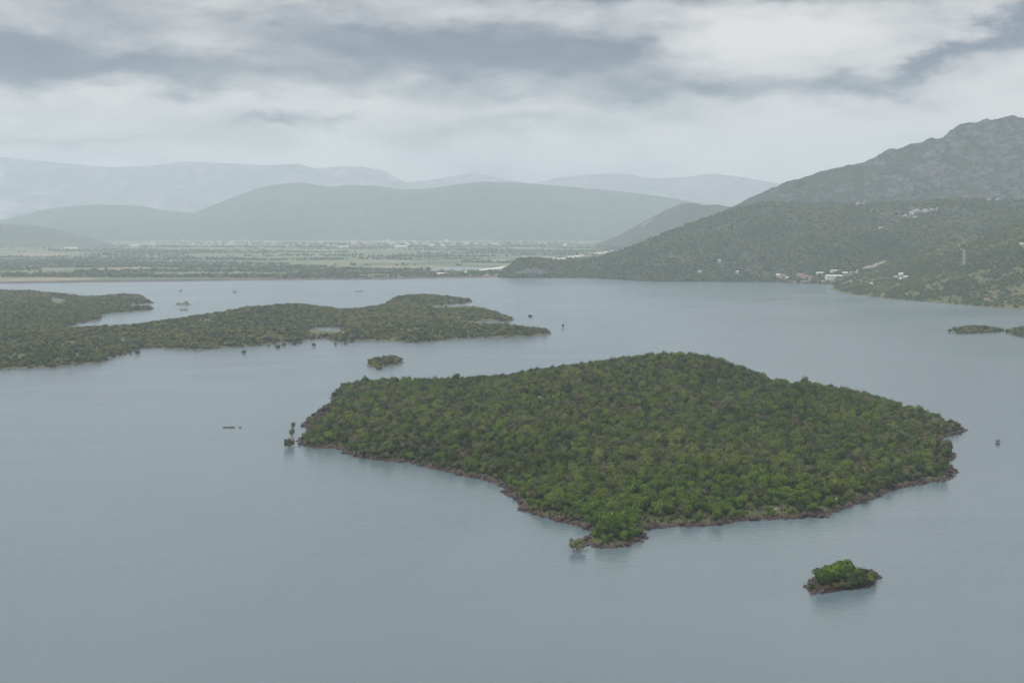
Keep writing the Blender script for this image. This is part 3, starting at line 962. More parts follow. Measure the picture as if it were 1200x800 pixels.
PX, PY = px_of(X, Y, zz)
for (cx, cy_, rx, ry, p) in [(786, 610, 20, 6, 1.0), (757, 609, 10, 5, 1.0), (645, 465, 26, 7, .75), (545, 474, 16, 4, .75), (582, 517, 26, 9, .55), (850, 592, 40, 8, .5), (905, 598, 40, 7, .55), (985, 583, 22, 7, .5),
                             (820, 605, 16, 5, .5), (700, 590, 20, 4, .5), (660, 600, 26, 3, .5), (378, 488, 16, 5, .9)]:
    e2 = ((PX - cx) / rx) ** 2 + ((PY - cy_) / ry) ** 2
    keep &= ~((e2 < 1) & (rg.random(len(X)) < p))
X, Y, zz, PX, PY = X[keep], Y[keep], zz[keep], PX[keep], PY[keep]
n = len(X)
kinds = rg.choice(len(CROWNS), n, p=KIND_W)
zone = fbm(X, Y, 60, 3, 123)
bright_p = sstep(760, 620, Y) * 0.55
kinds = np.where(rg.random(n) < bright_p, 3, kinds)
kinds = np.where((zone > 0.25) & (rg.random(n) < .3), 4, kinds)
onknoll = ((PX - 722) / 40) ** 2 + ((PY - 622) / 21) ** 2 < 1
onknoll &= PY > 601
kinds = np.where(onknoll & (rg.random(n) < .8), 3, kinds)
bush = ((PX - 582) / 30) ** 2 + ((PY - 517) / 12) ** 2 < 1
kinds = np.where(bush & (rg.random(n) < .6), 6, kinds)
rots, scl = rand_rs(rg, n, 0.72, 1.28, .14)
scl[:, 2] *= 1.18
big = rg.random(n) < 0.14
scl[big] *= 1.3
near_shore = main.shore(X, Y) < 9
scl[near_shore] *= rg.uniform(.55, .95, near_shore.sum())[:, None]
dist = np.sqrt(X ** 2 + Y ** 2)
app = scl.mean(1) / dist
order = np.argsort(-app)
# the ones that show largest become single trees
front = order[:255]
single = np.zeros(n, bool); single[front] = True
for i in np.nonzero(single)[0]:
    sdi = float(main.shore(X[i], Y[i]))
    if onknoll[i]:
        lab, grp = 'bright green bushy tree on the knoll at the tip of the large island', 'trees on the island knoll'
    elif kinds[i] == 4:
        lab, grp = 'grey olive small tree in the wood of the large island', 'olive trees in the island wood'
    elif kinds[i] == 5:
        lab, grp = 'dark green dense tree in the wood of the large island', 'dark trees in the island wood'
    elif kinds[i] == 6:
        lab, grp = 'brownish thin leaved shrub in the wood of the large island', 'brown shrubs in the island wood'
    elif kinds[i] == 3:
        lab, grp = 'fresh bright green tree among darker trees on the large island', 'bright trees in the island wood'
    elif sdi < 14:
        lab, grp = 'mid green tree just above the reddish rocks of the large island', 'trees above the island rocks'
    else:
        lab, grp = 'mid green rounded tree inside the wood of the large island', 'trees in the island wood'
    make_tree((X[i], Y[i], zz[i] - .15), int(kinds[i]), rots[i][2], tuple(scl[i]), lab, grp)
rest = ~single
scatter('forest', np.stack([X, Y, zz - .15], 1)[rest], rots[rest], scl[rest], kinds[rest], CROWNS, 'dense mixed green wood covering the large island', 'forest')

# low scrub between the trees and the shore
Xs, Ys = main.scatter(2.6, rg)
sdv = main.shore(Xs, Ys)
k2 = (sdv > 3.0) & (rg.random(len(Xs)) < np.where(sdv < 16, .42, .20)) & (main.z(Xs, Ys) > .9)
Xs, Ys = Xs[k2], Ys[k2]
rs, ss = rand_rs(rg, len(Xs), .16, .42, .25)
scatter('scrub', np.stack([Xs, Ys, main.z(Xs, Ys) - .1], 1), rs, ss, rg.choice([0, 1, 1, 2, 4, 5, 5], len(Xs)), CROWNS, 'low scrub filling the gaps on the large island', 'scrub')


# rocks along the shores
def shore_rocks(land, step, lo, hi, s0, s1, lab, name='shore_rocks', p=.6, sink=.2):
    rg_ = np.random.default_rng(int(step * 100) + land.nx)
    x, y = land.scatter(step, rg_)
    s_ = land.shore(x, y)
    kk = (s_ > lo) & (s_ < hi + 2.5 * fbm(x, y, 25, 2, 44)) & (rg_.random(len(x)) < p)
    x, y = x[kk], y[kk]
    r_, c_ = rand_rs(rg_, len(x), s0, s1, .3, .4)
    c_ *= (rg_.random(len(x))[:, None] ** 2 * 1.1 + .45)
    scatter(name, np.stack([x, y, np.maximum(land.z(x, y), -.3) + sink * c_[:, 2]], 1), r_, c_, rg_.integers(0, len(ROCKS), len(x)), ROCKS, lab, 'rocks')


shore_rocks(main, 1.9, -1.4, 4.0, .6, 1.7, 'reddish brown rocks lining the shore of the large island')
shore_rocks(islet, 0.8, -.6, 2.6, .3, .75, 'dark red rubble round the tiny islet', p=.55)
shore_rocks(left, 6.0, -3, 6, 1.2, 2.6, 'brown rocks along the scrub island shore', p=.35)

# scattered pale boulders between the trees
for (px, py, s_) in [(640, 462, 2.4), (648, 466, 2.0), (655, 461, 1.7), (632, 466, 1.9), (545, 474, 2.0), (552, 477, 1.5), (795, 602, 1.8), (372, 489, 3.0), (378, 486, 3.6), (384, 484, 2.6),
                     (860, 590, 1.6), (845, 594, 1.4), (910, 598, 1.8), (980, 586, 2.0), (1002, 580, 1.8), (990, 575, 1.6)]:
    best = None
    for Yd in np.arange(600, 1250, 2.0):
        v = at_depth(px, py, Yd)
        if v.z <= float(main.z(v.x, v.y)) and main.shore(v.x, v.y) > 0:
            best = v; break
    if best is None: continue
    o = link('boulder', random.choice(ROCKS if px < 400 else OUTCROPS), main.ob)
    o.location = (best.x, best.y, best.z + .2 * s_)
    o.scale = (s_, s_, s_ * .9); o.rotation_euler = (0, 0, random.uniform(0, 6))

# islet: bushes and single rocks
ISLET_TREES = [
    (972, 683, 0.92, 3, 'broad bright green tree on top of the tiny islet'), (963, 685, 0.74, 3, 'bright green tree at the bare end of the tiny islet'), (989, 679, 0.90, 3, 'tallest round bright tree at the back of the tiny islet'),
    (981, 683, .66, 3, 'small bright tree tucked behind the islet rocks'), (1003, 682, .74, 0, 'mid green bush on the islet beside the tall round tree'), (1011, 682, .66, 5, 'dark green bush on the sloping end of the islet'),
    (1017, 683, .58, 4, 'olive bush on the sloping end of the tiny islet'), (1008, 687, .62, 5, 'dark bush low above the islet waterline'), (1000, 687, .50, 5, 'small dark bush by the pale islet rocks'), (979, 690, .36, 4, 'low olive bush above the islet rubble'),
    (987, 689, .40, 6, 'brownish low bush in the middle of the islet'), (995, 689, .42, 4, 'grey olive low bush above the islet waterline'), (951, 690, .24, 5, 'tiny dark bush at the bare rocky tip of the islet'), (970, 690, .30, 6, 'small brown bush on the islet rubble'), (1023, 680, .4, 4, 'little olive bush near the pointed rocks of the islet')]
for (px, py, s_, ci, lab) in ISLET_TREES:
    best = on_water(px, py)
    for Yd in np.arange(515, 570, .25):
        v = at_depth(px, py, Yd)
        if v.z <= float(islet.z(v.x, v.y)) and islet.shore(v.x, v.y) > 0:
            best = v; break
    s_ *= 1.95
    make_tree((best.x, best.y, float(islet.z(best.x, best.y)) - .1), ci, random.uniform(0, 6), (s_, s_, s_ * random.uniform(.9, 1.05)), lab, None, 'bush' if s_ < 1. else 'tree', 'bush' if s_ < 1. else 'tree')
rr = random.Random(4)
cnt = 0
P2 = islet.poly
for k in range(400):
    x = rr.uniform(P2[:, 0].min(), P2[:, 0].max()); y = rr.uniform(P2[:, 1].min(), P2[:, 1].max())
    s_ = float(islet.shore(x, y))
    if not (-.3 < s_ < 5): continue
    o = link('rock', ROCKS[k % 5], islet.ob)
    sc = rr.uniform(.5, 1.25)
    o.location = (x, y, float(islet.z(x, y)) + sc * .1); o.scale = (sc, sc, sc * rr.uniform(.7, 1.1)); o.rotation_euler = (rr.uniform(-.3, .3), rr.uniform(-.3, .3), rr.uniform(0, 6))
    cnt += 1
    if cnt > 75: break


# ------------------------------------------------------------------ flooded bushes standing in the water
def flooded(px, py, wpx, hpx, label, mat='leaf_reed', seed=1, name='flooded_bush', cat='bush', tall=False, group=None):
    c0 = on_water(px, py)
    k = FPX / c0.y
    w_, h_ = wpx / k, hpx / k
    rg_ = random.Random(seed)
    e_ = empty(name, (c0.x, c0.y, 0), rg_.uniform(0, 6))
    tag(e_, label, cat, group)
    V, F = [], []
    tips = []
    ns = 5 if tall else 11
    for i in range(ns):
        th = 2 * math.pi * i / ns + rg_.uniform(-.3, .3)
        r0 = w_ * .5 * rg_.uniform(0.05, .45 if not tall else .2); r1 = r0 + w_ * .5 * rg_.uniform(.2, .5)
        top = h_ * rg_.uniform(.6, 1.02)
        p0 = (r0 * math.cos(th), r0 * math.sin(th), -1.2); p1 = (r1 * math.cos(th), r1 * math.sin(th), top)
        tube(V, F, p0, p1, .09, .03, 5)
        tips.append((p0, p1))
    mesh_obj('stem', V, F, M['bark'], e_)
    if tall:
        me = crown_mesh('crown', M[mat], w_ * .5, h_, h_ * .12, 9, 45, w_ * .085, seed, 1.4, lob=(.3, .5), spread=(.05, .6), mid=False)
    else:
        me = crown_mesh('crown', M[mat], w_ * .5, h_, h_ * .05, 16, 42, w_ * .055, seed, 1.5, upright=.5, lob=(.20, .32), spread=(.05, .74), mid=False)
    link('crown', me, e_)
    return e_


flooded(676, 645, 23, 15, 'pale flooded bush standing in water beside the island knoll', 'leaf_reed', 3)
flooded(339, 524.5, 15, 12, 'wide flooded bush closest to the water off the rocky cape', 'leaf_olive', 4)
flooded(342, 513, 9, 13, 'upright flooded tree behind the wide flooded bush', 'leaf_reed', 5, 'flooded_tree', 'tree', True)
flooded(343.5, 503, 7, 9, 'small slim flooded tree behind the upright one', 'leaf_reed', 6, 'flooded_tree', 'tree', True)
flooded(1013, 589, 11, 9, 'brown flooded bush off the boulder shore of the large island', 'leaf_brown', 7)
flooded(445, 432.5, 10, 4, 'small flooded bush beside the low bushy islet', 'leaf_olive', 8)
for q, (px, py, wpx, hpx) in enumerate([(326, 407.5, 9, 4), (333, 405.5, 7, 4), (345, 404, 8, 4), (352, 402.5, 6, 3.5), (368, 406, 7, 4), (286, 414, 7, 4), (161, 415, 9, 5), (153, 416, 4, 2.5), (393, 404.5, 4, 3), (405, 403.5, 5, 3), (315, 405.5, 5, 2)]):
    flooded(px, py, wpx, hpx, 'round dark flooded bush standing in water along the scrub island', 'leaf_olive', 20 + q, group='flooded bushes along the scrub island')
flooded(660, 383.3, 4, 4, 'lone flooded bush off the tip of the scrub island', 'leaf_dark', 41)

# low rocks awash
for (px, py, ws, lab) in [(269, 501, [(-5.0, 3.2), (-1.5, 2.6), (1.8, 3.0), (4.2, 2.0), (10.5, 2.2)], 'cluster of low dark rocks awash in open water')]:
    c0 = on_water(px, py)
    e_ = empty('rock_cluster', (c0.x, c0.y, 0))
    tag(e_, lab, 'rocks')
    for q, (dx, s_) in enumerate(ws):
        o = link('rock', ROCKS[q % 5], e_)
        o.location = (dx * .75, random.uniform(-1, 1), .12); o.scale = (s_ * .75, s_ * .6, s_ * .42); o.rotation_euler = (0, 0, random.uniform(0, 6))

# ------------------------------------------------------------------ vegetation on the scrub island and islets
rg = np.random.default_rng(15)
X, Y = left.scatter(5.6, rg)
kk = (left.shore(X, Y) > 3.0 + 3 * fbm(X, Y, 30, 2, 8)) & (left.z(X, Y) > .5)
gap = fbm(X, Y, 45, 3, 191)
kk &= ~((gap > .35) & (rg.random(len(X)) < .7))
px_, py_ = px_of(X, Y, left.z(X, Y))
kk &= (px_ > -60)
# keep the low ground in front of the ponds and inlets open, as along any flooded hollow
HOLLOWS = [(383, 386.5, 22, 2.6), (68, 352, 9, 2.6), (575, 377, 30, 1.2), (530, 357.8, 24, 1.0)]
for (cx, cy_, rx, ry) in HOLLOWS:
    top = py_ - 4.6 * FPX / Y
    hh = ry * np.sqrt(np.clip(1 - ((px_ - cx) / rx) ** 2, 0, 1))
    kk &= ~((np.abs(px_ - cx) < rx) & (top < cy_ + hh) & (py_ > cy_ - hh))
X, Y = X[kk], Y[kk]
r_, s_ = rand_rs(rg, len(X), .55, 1.25, .2)
scatter('scrub', np.stack([X, Y, left.z(X, Y) - .2], 1), r_, s_, rg.choice(4, len(X), p=[.35, .3, .25, .10]), MID, 'olive green scrub covering the long low island', 'scrub')
for land, lab, pr in ((cay, 'olive scrub on the low islet between the islands', .95), (r1, 'green scrub on the thin islet off the spur', 1), (r2, 'green scrub on the rounder islet off the spur', 1)):
    X, Y = land.scatter(4.0, rg)
    kk = (land.shore(X, Y) > 1.5) & (rg.random(len(X)) < pr * .8)
    X, Y = X[kk], Y[kk]
    r_, s_ = rand_rs(rg, len(X), .5, 1.1, .2)
    scatter('scrub', np.stack([X, Y, land.z(X, Y) - .2], 1), r_, s_, rg.choice(4, len(X), p=[.4, .3, .15, .15]), MID, lab, 'scrub')
labs = ['bush on the low skerry beyond the scrub island inlet', 'bush on the short dark skerry', 'bush on the tiny far skerry', 'bush on the lone double skerry', None, 'bush on the tiny skerry off the tongue']
for (s, rx), lab in zip(skerries, labs):
    if lab is None: continue
    cx, cy_ = s.poly.mean(0)
    nb_ = 4 if rx > 15 else 2
    for q in range(nb_):
        x = cx + rx * random.uniform(-.55, .55); y = cy_ + random.uniform(-2, 2)
        e_ = empty('bush', (x, y, max(0, float(s.z(x, y))) - .2), random.uniform(0, 6), random.uniform(.5, .9))
        tag(e_, lab, 'bush', 'bushes: ' + lab)
        link('crown', MID[q % 4], e_)
        link('trunk', TRUNKS[q % 3], e_)


# hills: wood as stuff
def loft_scatter(lf, name, count, rgseed, lo, hi, label, probs, vmax, gapscale=90., gapthr=.15, meshes=FAR, gapp=.75):
    rg_ = np.random.default_rng(rgseed)
    P = lf.P
    jmax = min(lf.nv - 1, int(vmax * lf.nv))
    A = P[1:jmax, :-1]; B = P[1:jmax, 1:]; C = P[2:jmax + 1, :-1]
    ar = np.linalg.norm(np.cross(B - A, C - A), axis=-1)
    # equal chance per ground area, only the part in or close to the picture
    ctr = (A + B + C) / 3
    px, _ = px_of(ctr[..., 0], ctr[..., 1], ctr[..., 2])
    ar = np.where(px < 1260, ar, 0)
    pr = (ar / ar.sum()).ravel()
    pick = rg_.choice(len(pr), count, p=pr)
    j, i = np.unravel_index(pick, ar.shape)
    a_, b_ = rg_.random(count)[:, None], rg_.random(count)[:, None]
    p00 = P[j + 1, i]; p01 = P[j + 1, i + 1]; p10 = P[j + 2, i]; p11 = P[j + 2, i + 1]
    pts = (p00 * (1 - a_) + p01 * a_) * (1 - b_) + (p10 * (1 - a_) + p11 * a_) * b_
    gp = fbm(pts[:, 0], pts[:, 1], gapscale, 4, rgseed + 3)
    kk = ~((gp > gapthr) & (rg_.random(count) < gapp)) & (pts[:, 2] > .8)
    pts = pts[kk]
    r_, s_ = rand_rs(rg_, len(pts), lo, hi, .25)
    pts[:, 2] -= .4
    return scatter(name, pts, r_, s_, rg_.choice(4, len(pts), p=probs), meshes, label, 'wood')


loft_scatter(hill, 'wood', 42000, 71, .6, 1.35, 'dense green wood and scrub covering the hill behind the village', [.42, .30, .16, .12], 1.0, 110, .22)
loft_scatter(spur, 'wood', 13000, 72, .45, 1.1, 'patchy olive scrub on the spur running down to the lake', [.14, .12, .10, .64], 1.0, 70, .05)

# trees on the plain in belts
rg = np.random.default_rng(91)
n = 40000
Y = 3420 + (8800 - 3420) * rg.random(n) ** 1.35
X = (rg.uniform(-60, 760, n) - 600) / FPX * Y
belt = fbm(X / 3.0, Y, 150, 4, 301) + .25 * fbm(X, Y, 1400, 2, 305)
kk = (belt > .13) & (Y > shore_y(X) + 35)
X, Y = X[kk], Y[kk]
r_, s_ = rand_rs(rg, len(X), .8, 1.9, .25)
scatter('tree_belts', np.stack([X, Y, plain_z(X, Y) - .3], 1), r_, s_, rg.choice(4, len(X), p=[.4, .2, .3, .1]), FAR, 'dark tree belts and hedges across the plain', 'trees')


# ------------------------------------------------------------------ tracks, ponds, scars
def ribbon(name, pts, width, mat, label, cat, lift=1.2):
    V, F = [], []
    for i, p in enumerate(pts):
        a_ = pts[max(0, i - 1)]; b_ = pts[min(len(pts) - 1, i + 1)]
        d = (b_ - a_); d.z = 0; d.normalize()
        s = Vector((-d.y, d.x, 0)) * width * .5 * random.uniform(.75, 1.2)
        V += [tuple(p + s + Vector((0, 0, lift))), tuple(p - s + Vector((0, 0, lift))), tuple(p - s * 1.5 - Vector((0, 0, 2.5))), tuple(p + s * 1.5 - Vector((0, 0, 2.5)))]
    for i in range(len(pts) - 1):
        k = 4 * i
        F += [(k, k + 4, k + 5, k + 1), (k + 1, k + 5, k + 6, k + 2), (k + 3, k + 7, k + 4, k)]
    o = mesh_obj(name, V, F, mat)
    return tag(o, label, cat, None, 'structure')


def plain_pt(px, py):
    y = on_water(px, py, 2).y
    for _ in range(30):
        q = on_water(px, py, float(plain_z(0, y)))
        y = .5 * y + .5 * q.y
    return on_water(px, py, float(plain_z(0, y)))


def densify(ps, k=6):
    out = []
    for a_, b_ in zip(ps[:-1], ps[1:]):
        for i in range(k):
            f_ = i / k
            out.append((a_[0] + (b_[0] - a_[0]) * f_, a_[1] + (b_[1] - a_[1]) * f_))
    return out + [ps[-1]]


ribbon('road', [plain_pt(*p) for p in densify([(505, 322.3), (560, 318), (600, 312.6), (640, 305.5), (680, 300), (715, 295), (745, 291.5)])], 26, M['road'], 'pale embanked canal road crossing the plain', 'road', 4.0)


def pond(pxs, label):
    c = [plain_pt(*p) for p in pxs]
    V, F = [], []
    for p in c: V.append((p.x, p.y, p.z + 1.0))
    F.append(tuple(range(len(V))))
    o = mesh_obj('pond', V, F, M['water'])
    tag(o, label, 'pond', None, 'structure')


pond([(497, 317.5), (540, 319.5), (565, 317), (590, 314.2), (560, 313.8), (520, 314)], 'pale flooded pond beside the canal road')
pond([(422, 317), (440, 319), (462, 318.6), (468, 316.5), (440, 315.6)], 'smaller pale pond on the plain west of the canal road')
pond([(30, 288), (70, 289), (100, 287.5), (80, 286)], 'distant pale sheet of water below the low hazy hill')


def draped(lf, name, pxs, width, mat, label, cat, k=8):
    pts = []
    for p in densify(pxs, k):
        loc, nor = lf.hit(*p)
        if loc: pts.append(loc.copy())
    if len(pts) > 2:
        return ribbon(name, pts, width, mat, label, cat, 2.2)


draped(hill, 'track', [(988, 323.5), (1002, 318), (1018, 312), (1034, 306.5)], 24, M['dirt'], 'pale dirt track climbing the hill above the village', 'track')
draped(hill, 'track', [(930, 330), (950, 329.3), (975, 328.8), (992, 327)], 10, M['dirt'], 'shore road through the lakeside village', 'track')
draped(spur, 'track', [(986, 334), (995, 331), (1003, 329.5)], 16, M['dirt'], 'short pale clearing on the spur end by the village', 'track')
draped(spur, 'track', [(1038, 327.5), (1050, 326.5), (1062, 326.2)], 10, M['road'], 'pale terrace under the white houses on the spur', 'track')
draped(knob, 'quarry_scar', [(752, 265), (758, 261), (764, 257.5)], 20, M['dirt'], 'pale quarry scar on the lone conical hill', 'quarry')

# limestone outcrops on the hill, and the bare promontory cliff
rr = random.Random(12)
for (px, py, s_) in [(1062, 255, 13), (1068, 252, 15), (1075, 250, 17), (1083, 249, 15), (1091, 248, 13), (1098, 246, 11), (1072, 256, 11), (1032, 269, 11), (1040, 270, 9), (1138, 252, 8), (1160, 235.5, 12), (1170, 235, 10), (1006, 240.5, 14), (1012, 240, 10)]:
    loc, nor = hill.hit(px, py)
    if not loc: continue
    o = link('outcrop', OUTCROPS[rr.randrange(3)], hill.ob)
    o.location = loc + Vector((0, 0, s_ * .15)); o.scale = (s_ * 1.1, s_ * .8, s_ * .9); o.rotation_euler = (rr.uniform(-.2, .2), rr.uniform(-.2, .2), rr.uniform(0, 6))
cl = rock_mesh('cliff', M['rock_cliff'], 301, .8)
c0 = on_water(621, 325.6)
for dx, s_, zs in ((-26, 24, 20), (-6, 30, 27), (16, 30, 30), (36, 22, 22)):
    o = link('cliff', cl, hill.ob)
    o.location = (c0.x + dx, c0.y + 24, 4); o.scale = (s_, 20, zs); o.rotation_euler = (0, 0, rr.uniform(0, .6))


# ------------------------------------------------------------------ buildings
def house_parts(root, w_, d_, h_, roof_h, wall, roof, detail=True):
    ov = .5
    hw, hd = w_ / 2, d_ / 2
    V = [(-hw, -hd, -3), (hw, -hd, -3), (hw, hd, -3), (-hw, hd, -3), (-hw, -hd, h_), (hw, -hd, h_), (hw, hd, h_), (-hw, hd, h_), (-hw, 0, h_ + roof_h * .96), (hw, 0, h_ + roof_h * .96)]
    F = [(0, 1, 5, 4), (2, 3, 7, 6), (1, 2, 6, 9, 5), (3, 0, 4, 8, 7), (3, 2, 1, 0), (4, 5, 9, 8), (6, 7, 8, 9)]
    mesh_obj('wall', V, F, M[wall], root)
    ze = h_ - roof_h * ov / hd
    V = [(-hw - ov, -hd - ov, ze), (hw + ov, -hd - ov, ze), (hw + ov, hd + ov, ze), (-hw - ov, hd + ov, ze), (-hw - ov, 0, h_ + roof_h), (hw + ov, 0, h_ + roof_h)]
    V += [(x, y, z + .25) for x, y, z in V]
    F = [(0, 4, 5, 1), (4, 3, 2, 5), (6, 7, 11, 10), (10, 11, 8, 9), (0, 1, 7, 6), (2, 3, 9, 8), (0, 6, 10, 4), (3, 4, 10, 9), (1, 5, 11, 7), (2, 8, 11, 5)]
    mesh_obj('roof', V, F, M[roof], root)
    if detail:
        nwin = max(2, int(w_ / 4))
        for i in range(nwin):
            x = -hw + w_ * (i + .5) / nwin
            z0, ww, wh = (0, .6, 2.1) if i == nwin // 2 else (h_ * .42, .6, 1.3)
            V = [(x - ww, -hd - .05, z0), (x + ww, -hd - .05, z0), (x + ww, -hd - .05, z0 + wh), (x - ww, -hd - .05, z0 + wh), (x - ww, -hd + .2, z0), (x + ww, -hd + .2, z0), (x + ww, -hd + .2, z0 + wh), (x - ww, -hd + .2, z0 + wh)]
            F = [(0, 1, 2, 3), (1, 5, 6, 2), (4, 0, 3, 7), (3, 2, 6, 7), (4, 5, 1, 0)]
            mesh_obj('door' if i == nwin // 2 else 'window', V, F, M['dark'], root)


def building(loc, rz, dims, wall, roof, label, name='house', cat='house', detail=True, group=None):
    e_ = empty(name, loc, rz)
    tag(e_, label, cat, group)
    house_parts(e_, *dims, wall, roof, detail)
    return e_


VILLAGE = [
    (hill, 977, 326.6, 0.05, (42, 18, 7, 3), 'wall_white', 'roof_grey', 'long white lakeside hall with grey roof in the village', 'warehouse', 'building'),
    (hill, 961, 322.0, 0.1, (20, 10, 5, 2), 'wall_white', 'roof_white', 'white low building uphill of the long lakeside hall', 'house', 'house'),
    (hill, 979, 319.5, 0.0, (26, 12, 5, 2), 'wall_white', 'roof_grey', 'grey roofed shed uphill behind the long lakeside hall', 'shed', 'building'),
    (hill, 990, 321.5, 0.2, (14, 9, 4, 2), 'wall_cream', 'roof_white', 'small pale house at the foot of the dirt track', 'house', 'house'),
    (hill, 938, 325.0, -0.1, (18, 11, 7, 4), 'wall_cream', 'roof_red', 'cream lakeside house with the brightest red roof', 'house', 'house'),
    (hill, 944, 326.8, 0.1, (14, 10, 6, 3), 'wall_pink', 'roof_red', 'pink house beside the red roofed lakeside house', 'house', 'house'),
    (hill, 950, 327.2, 0.0, (12, 9, 5, 3), 'wall_white', 'roof_red', 'small white house between the pink house and the hall', 'house', 'house'),
    (hill, 917, 325.5, 0.0, (16, 10, 6, 3), 'wall_pink', 'roof_red', 'pinkish house at the quiet end of the village', 'house', 'house'),
    (hill, 923, 327.5, 0.3, (13, 9, 5, 3), 'wall_cream', 'roof_grey', 'cream house with grey roof beside the pinkish end house', 'house', 'house'),
    (hill, 912, 324.0, -.2, (10, 8, 5, 2), 'wall_white', 'roof_white', 'tiny white house at the far end of the village', 'house', 'house'),
    (hill, 843, 308.3, 0.1, (8, 8, 8, 2), 'wall_stone', 'roof_stone', 'single pale house high in the hill wood', 'house', 'house'),
    (hill, 820, 321.5, 0.4, (9, 7, 8, 2), 'wall_stone', 'roof_stone', 'small pale house low in the hill wood, opposite the bare cliff', 'house', 'house'),
    (hill, 864, 322.5, -.1, (8, 7, 10, 2), 'wall_stone', 'roof_stone', 'tall narrow pale house low in the hill wood', 'house', 'house'),
    (spur, 1055.5, 325.5, 0.0, (9, 8, 9, 2), 'wall_white', 'roof_white', 'taller white house on the spur terrace', 'house', 'house'),
    (spur, 1050, 327.0, 0.2, (9, 7, 5, 2), 'wall_white', 'roof_grey', 'small white house beside the taller one on the spur terrace', 'house', 'house'),
    (spur, 1061, 327.0, -.2, (9, 7, 5, 2), 'wall_cream', 'roof_grey', 'low cream house at the end of the spur terrace', 'house', 'house'),
    (spur, 1021, 334.8, 0.0, (7, 6, 5, 2), 'wall_stone', 'roof_stone', 'lone pale hut on the lower spur slope', 'hut', 'house'),
    (spur, 1156, 353.0, 0.1, (9, 7, 4, 2), 'wall_pink', 'roof_red', 'pink cottage on the lake edge of the spur', 'house', 'house'),
    (spur, 1197, 288.5, 0.1, (9, 7, 5, 2), 'wall_stone', 'roof_stone', 'pale cabin high on the spur crest', 'house', 'house'),
]
for (lf, px, py, rz, dims, wl, rf, lab, nm, ct) in VILLAGE:
    loc, nor = lf.hit(px, py)
    if not loc: continue
    building(loc + Vector((0, 0, .3)), rz, dims, wl, rf, lab, nm, ct)

# the far town: tiny single buildings
rg = np.random.default_rng(33)
mats = ['wall_white', 'wall_cream', 'wall_pink', 'wall_white']


def town_mesh(w_, d_, h_, wl, rf):
    me = bpy.data.meshes.new('town_building')
    hw, hd = w_ / 2, d_ / 2
    V = [(-hw, -hd, -3), (hw, -hd, -3), (hw, hd, -3), (-hw, hd, -3), (-hw, -hd, h_), (hw, -hd, h_), (hw, hd, h_), (-hw, hd, h_), (-hw, 0, h_ + d_ * .22), (hw, 0, h_ + d_ * .22)]
    F = [(0, 1, 5, 4), (2, 3, 7, 6), (1, 2, 6, 9, 5), (3, 0, 4, 8, 7), (3, 2, 1, 0), (4, 5, 9, 8), (6, 7, 8, 9)]
    me.from_pydata(V, [], F)
    me.materials.append(M[wl]); me.materials.append(M[rf])
    me.polygons.foreach_set('material_index', [0, 0, 0, 0, 0, 1, 1])
    me.update()
    return me


TM = [town_mesh(14, 11, 7, 'wall_white', 'roof_red'), town_mesh(12, 10, 6, 'wall_cream', 'roof_red'), town_mesh(20, 12, 11, 'wall_white', 'roof_grey'), town_mesh(26, 14, 15, 'wall_pink', 'roof_red'), town_mesh(16, 12, 9, 'wall_cream', 'roof_grey')]
TL = ['small white house with red roof in the far town', 'small cream house with red roof in the far town', 'white block with grey roof in the far town', 'tall pink block with red roof in the far town', 'cream block with grey roof in the far town']
for i in range(230):
    px = rg.normal(400, 150) if rg.random() < .8 else rg.uniform(60, 640)
    px = min(max(px, 40), 690)
    Yv = 7600 + 1500 * rg.random() ** .8
    k = int(rg.choice(5, p=[.3, .25, .2, .1, .15]))
    x = (px - 600) / FPX * Yv
    o = link('town_building', TM[k])
    o.location = (x, Yv, float(plain_z(x, Yv)) + .5); o.rotation_euler = (0, 0, rg.uniform(-.6, .6)); s_ = rg.uniform(.7, 1.25); o.scale = (s_, s_, s_)
    tag(o, TL[k], 'building', 'far town: ' + TL[k])
for (px, Yv, w_, lab) in [(403, 7400, 60, 'long white warehouse at the front of the far town'), (470, 7500, 75, 'longest white factory roof in front of the far town'), (85, 7150, 70, 'long white greenhouse below the low hazy hill'), (272, 8100, 50, 'white hall where the far town thins out'), (505, 7900, 45, 'white hall at the canal road side of the far town'), (160, 7700, 55, 'white warehouse standing apart from the far town')]:
    x = (px - 600) / FPX * Yv
    building((x, Yv, float(plain_z(x, Yv)) + .5), .05, (w_, 22, 9, 3), 'wall_white', 'roof_white', lab, 'warehouse', 'building', False)

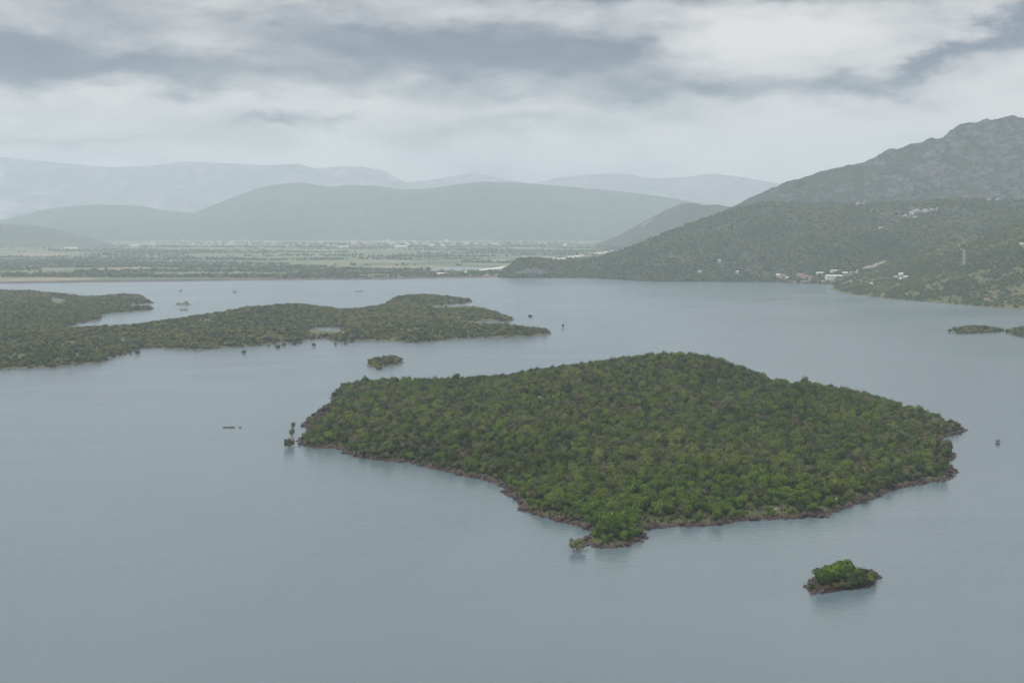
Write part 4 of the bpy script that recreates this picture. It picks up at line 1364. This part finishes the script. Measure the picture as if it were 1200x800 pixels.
# ------------------------------------------------------------------ pylon on the spur
loc, nor = spur.hit(1129.5, 312)
if loc:
    e_ = empty('pylon', loc, .3)
    tag(e_, 'grey lattice power pylon standing in the spur scrub', 'pylon')
    H = 36.0
    V, F = [], []
    cs = [(-1, -1), (1, -1), (1, 1), (-1, 1)]

    def leg_at(cx, cy_, f_):
        r_ = 3.2 * (1 - f_) + .6 * f_
        return (cx * r_, cy_ * r_, f_ * H)
    for c in cs:
        tube(V, F, leg_at(*c, -.04), leg_at(*c, 1), .22, .16, 4)
    for lv in range(8):
        f0, f1 = lv / 8, (lv + 1) / 8
        for q in range(4):
            tube(V, F, leg_at(*cs[q], f0), leg_at(*cs[(q + 1) % 4], f1), .1, .1, 4)
            tube(V, F, leg_at(*cs[(q + 1) % 4], f0), leg_at(*cs[q], f1), .1, .1, 4)
    mesh_obj('tower', V, F, M['steel'], e_)
    for z_, L in ((24, 7.5), (29, 6), (34, 4.5)):
        V, F = [], []
        tube(V, F, (-L, 0, z_), (L, 0, z_), .16, .16, 4)
        tube(V, F, (-L, 0, z_), (0, 0, z_ + 1.8), .1, .1, 4); tube(V, F, (L, 0, z_), (0, 0, z_ + 1.8), .1, .1, 4)
        for s in (-1, 1): tube(V, F, (s * L, 0, z_), (s * L, 0, z_ - 1.6), .12, .12, 5)
        mesh_obj('crossarm', V, F, M['steel'], e_)

# ------------------------------------------------------------------ boat seen end on
bp = on_water(1169, 519.5)
boat = empty('boat', (bp.x, bp.y, 0), math.atan2(-bp.x, bp.y) + .12)
tag(boat, 'small dark boat with a grey cabin crossing open water', 'boat')
st = [(-3.6, 1.45, .0), (-2.0, 1.65, .0), (0, 1.7, .0), (2.0, 1.4, .1), (3.4, .7, .3), (4.2, .05, .5)]
V, F = [], []
for (y, hw, rise) in st:
    V += [(-hw, y, .95 + rise), (-hw * .8, y, -.1), (0, y, -.45 + rise * .6), (hw * .8, y, -.1), (hw, y, .95 + rise), (hw * .86, y, .75 + rise), (-hw * .86, y, .75 + rise)]
m_ = 7
for i in range(len(st) - 1):
    for q in range(m_):
        F.append((i * m_ + q, i * m_ + (q + 1) % m_, (i + 1) * m_ + (q + 1) % m_, (i + 1) * m_ + q))
F.append(tuple(range(m_))); F.append(tuple((len(st) - 1) * m_ + q for q in reversed(range(m_))))
mesh_obj('hull', V, F, M['hull'], boat)


def boxmesh(name, x0, x1, y0, y1, z0, z1, mat, parent, taper=0.0):
    V = [(x0, y0, z0), (x1, y0, z0), (x1, y1, z0), (x0, y1, z0), (x0 + taper, y0 + taper, z1), (x1 - taper, y0 + taper, z1), (x1 - taper, y1 - taper * 2, z1), (x0 + taper, y1 - taper * 2, z1)]
    return mesh_obj(name, V, [(3, 2, 1, 0), (4, 5, 6, 7), (0, 1, 5, 4), (1, 2, 6, 5), (2, 3, 7, 6), (3, 0, 4, 7)], mat, parent)


cb = boxmesh('cabin', -1.25, 1.25, -1.9, 1.5, .75, 2.5, M['cabin'], boat, .15)
boxmesh('roof', -1.4, 1.4, -2.1, 1.4, 2.5, 2.68, M['hull'], boat, .05)
boxmesh('window', -.95, .95, -1.96, -1.7, 1.55, 2.25, M['glass'], cb)
boxmesh('outboard_motor', -.3, .3, -4.2, -3.55, -.2, 1.3, M['dark'], boat, .05)
V, F = [], []
tube(V, F, (0, -.4, 2.6), (0, -.4, 3.9), .05, .03, 5)
mesh_obj('mast', V, F, M['steel'], boat)
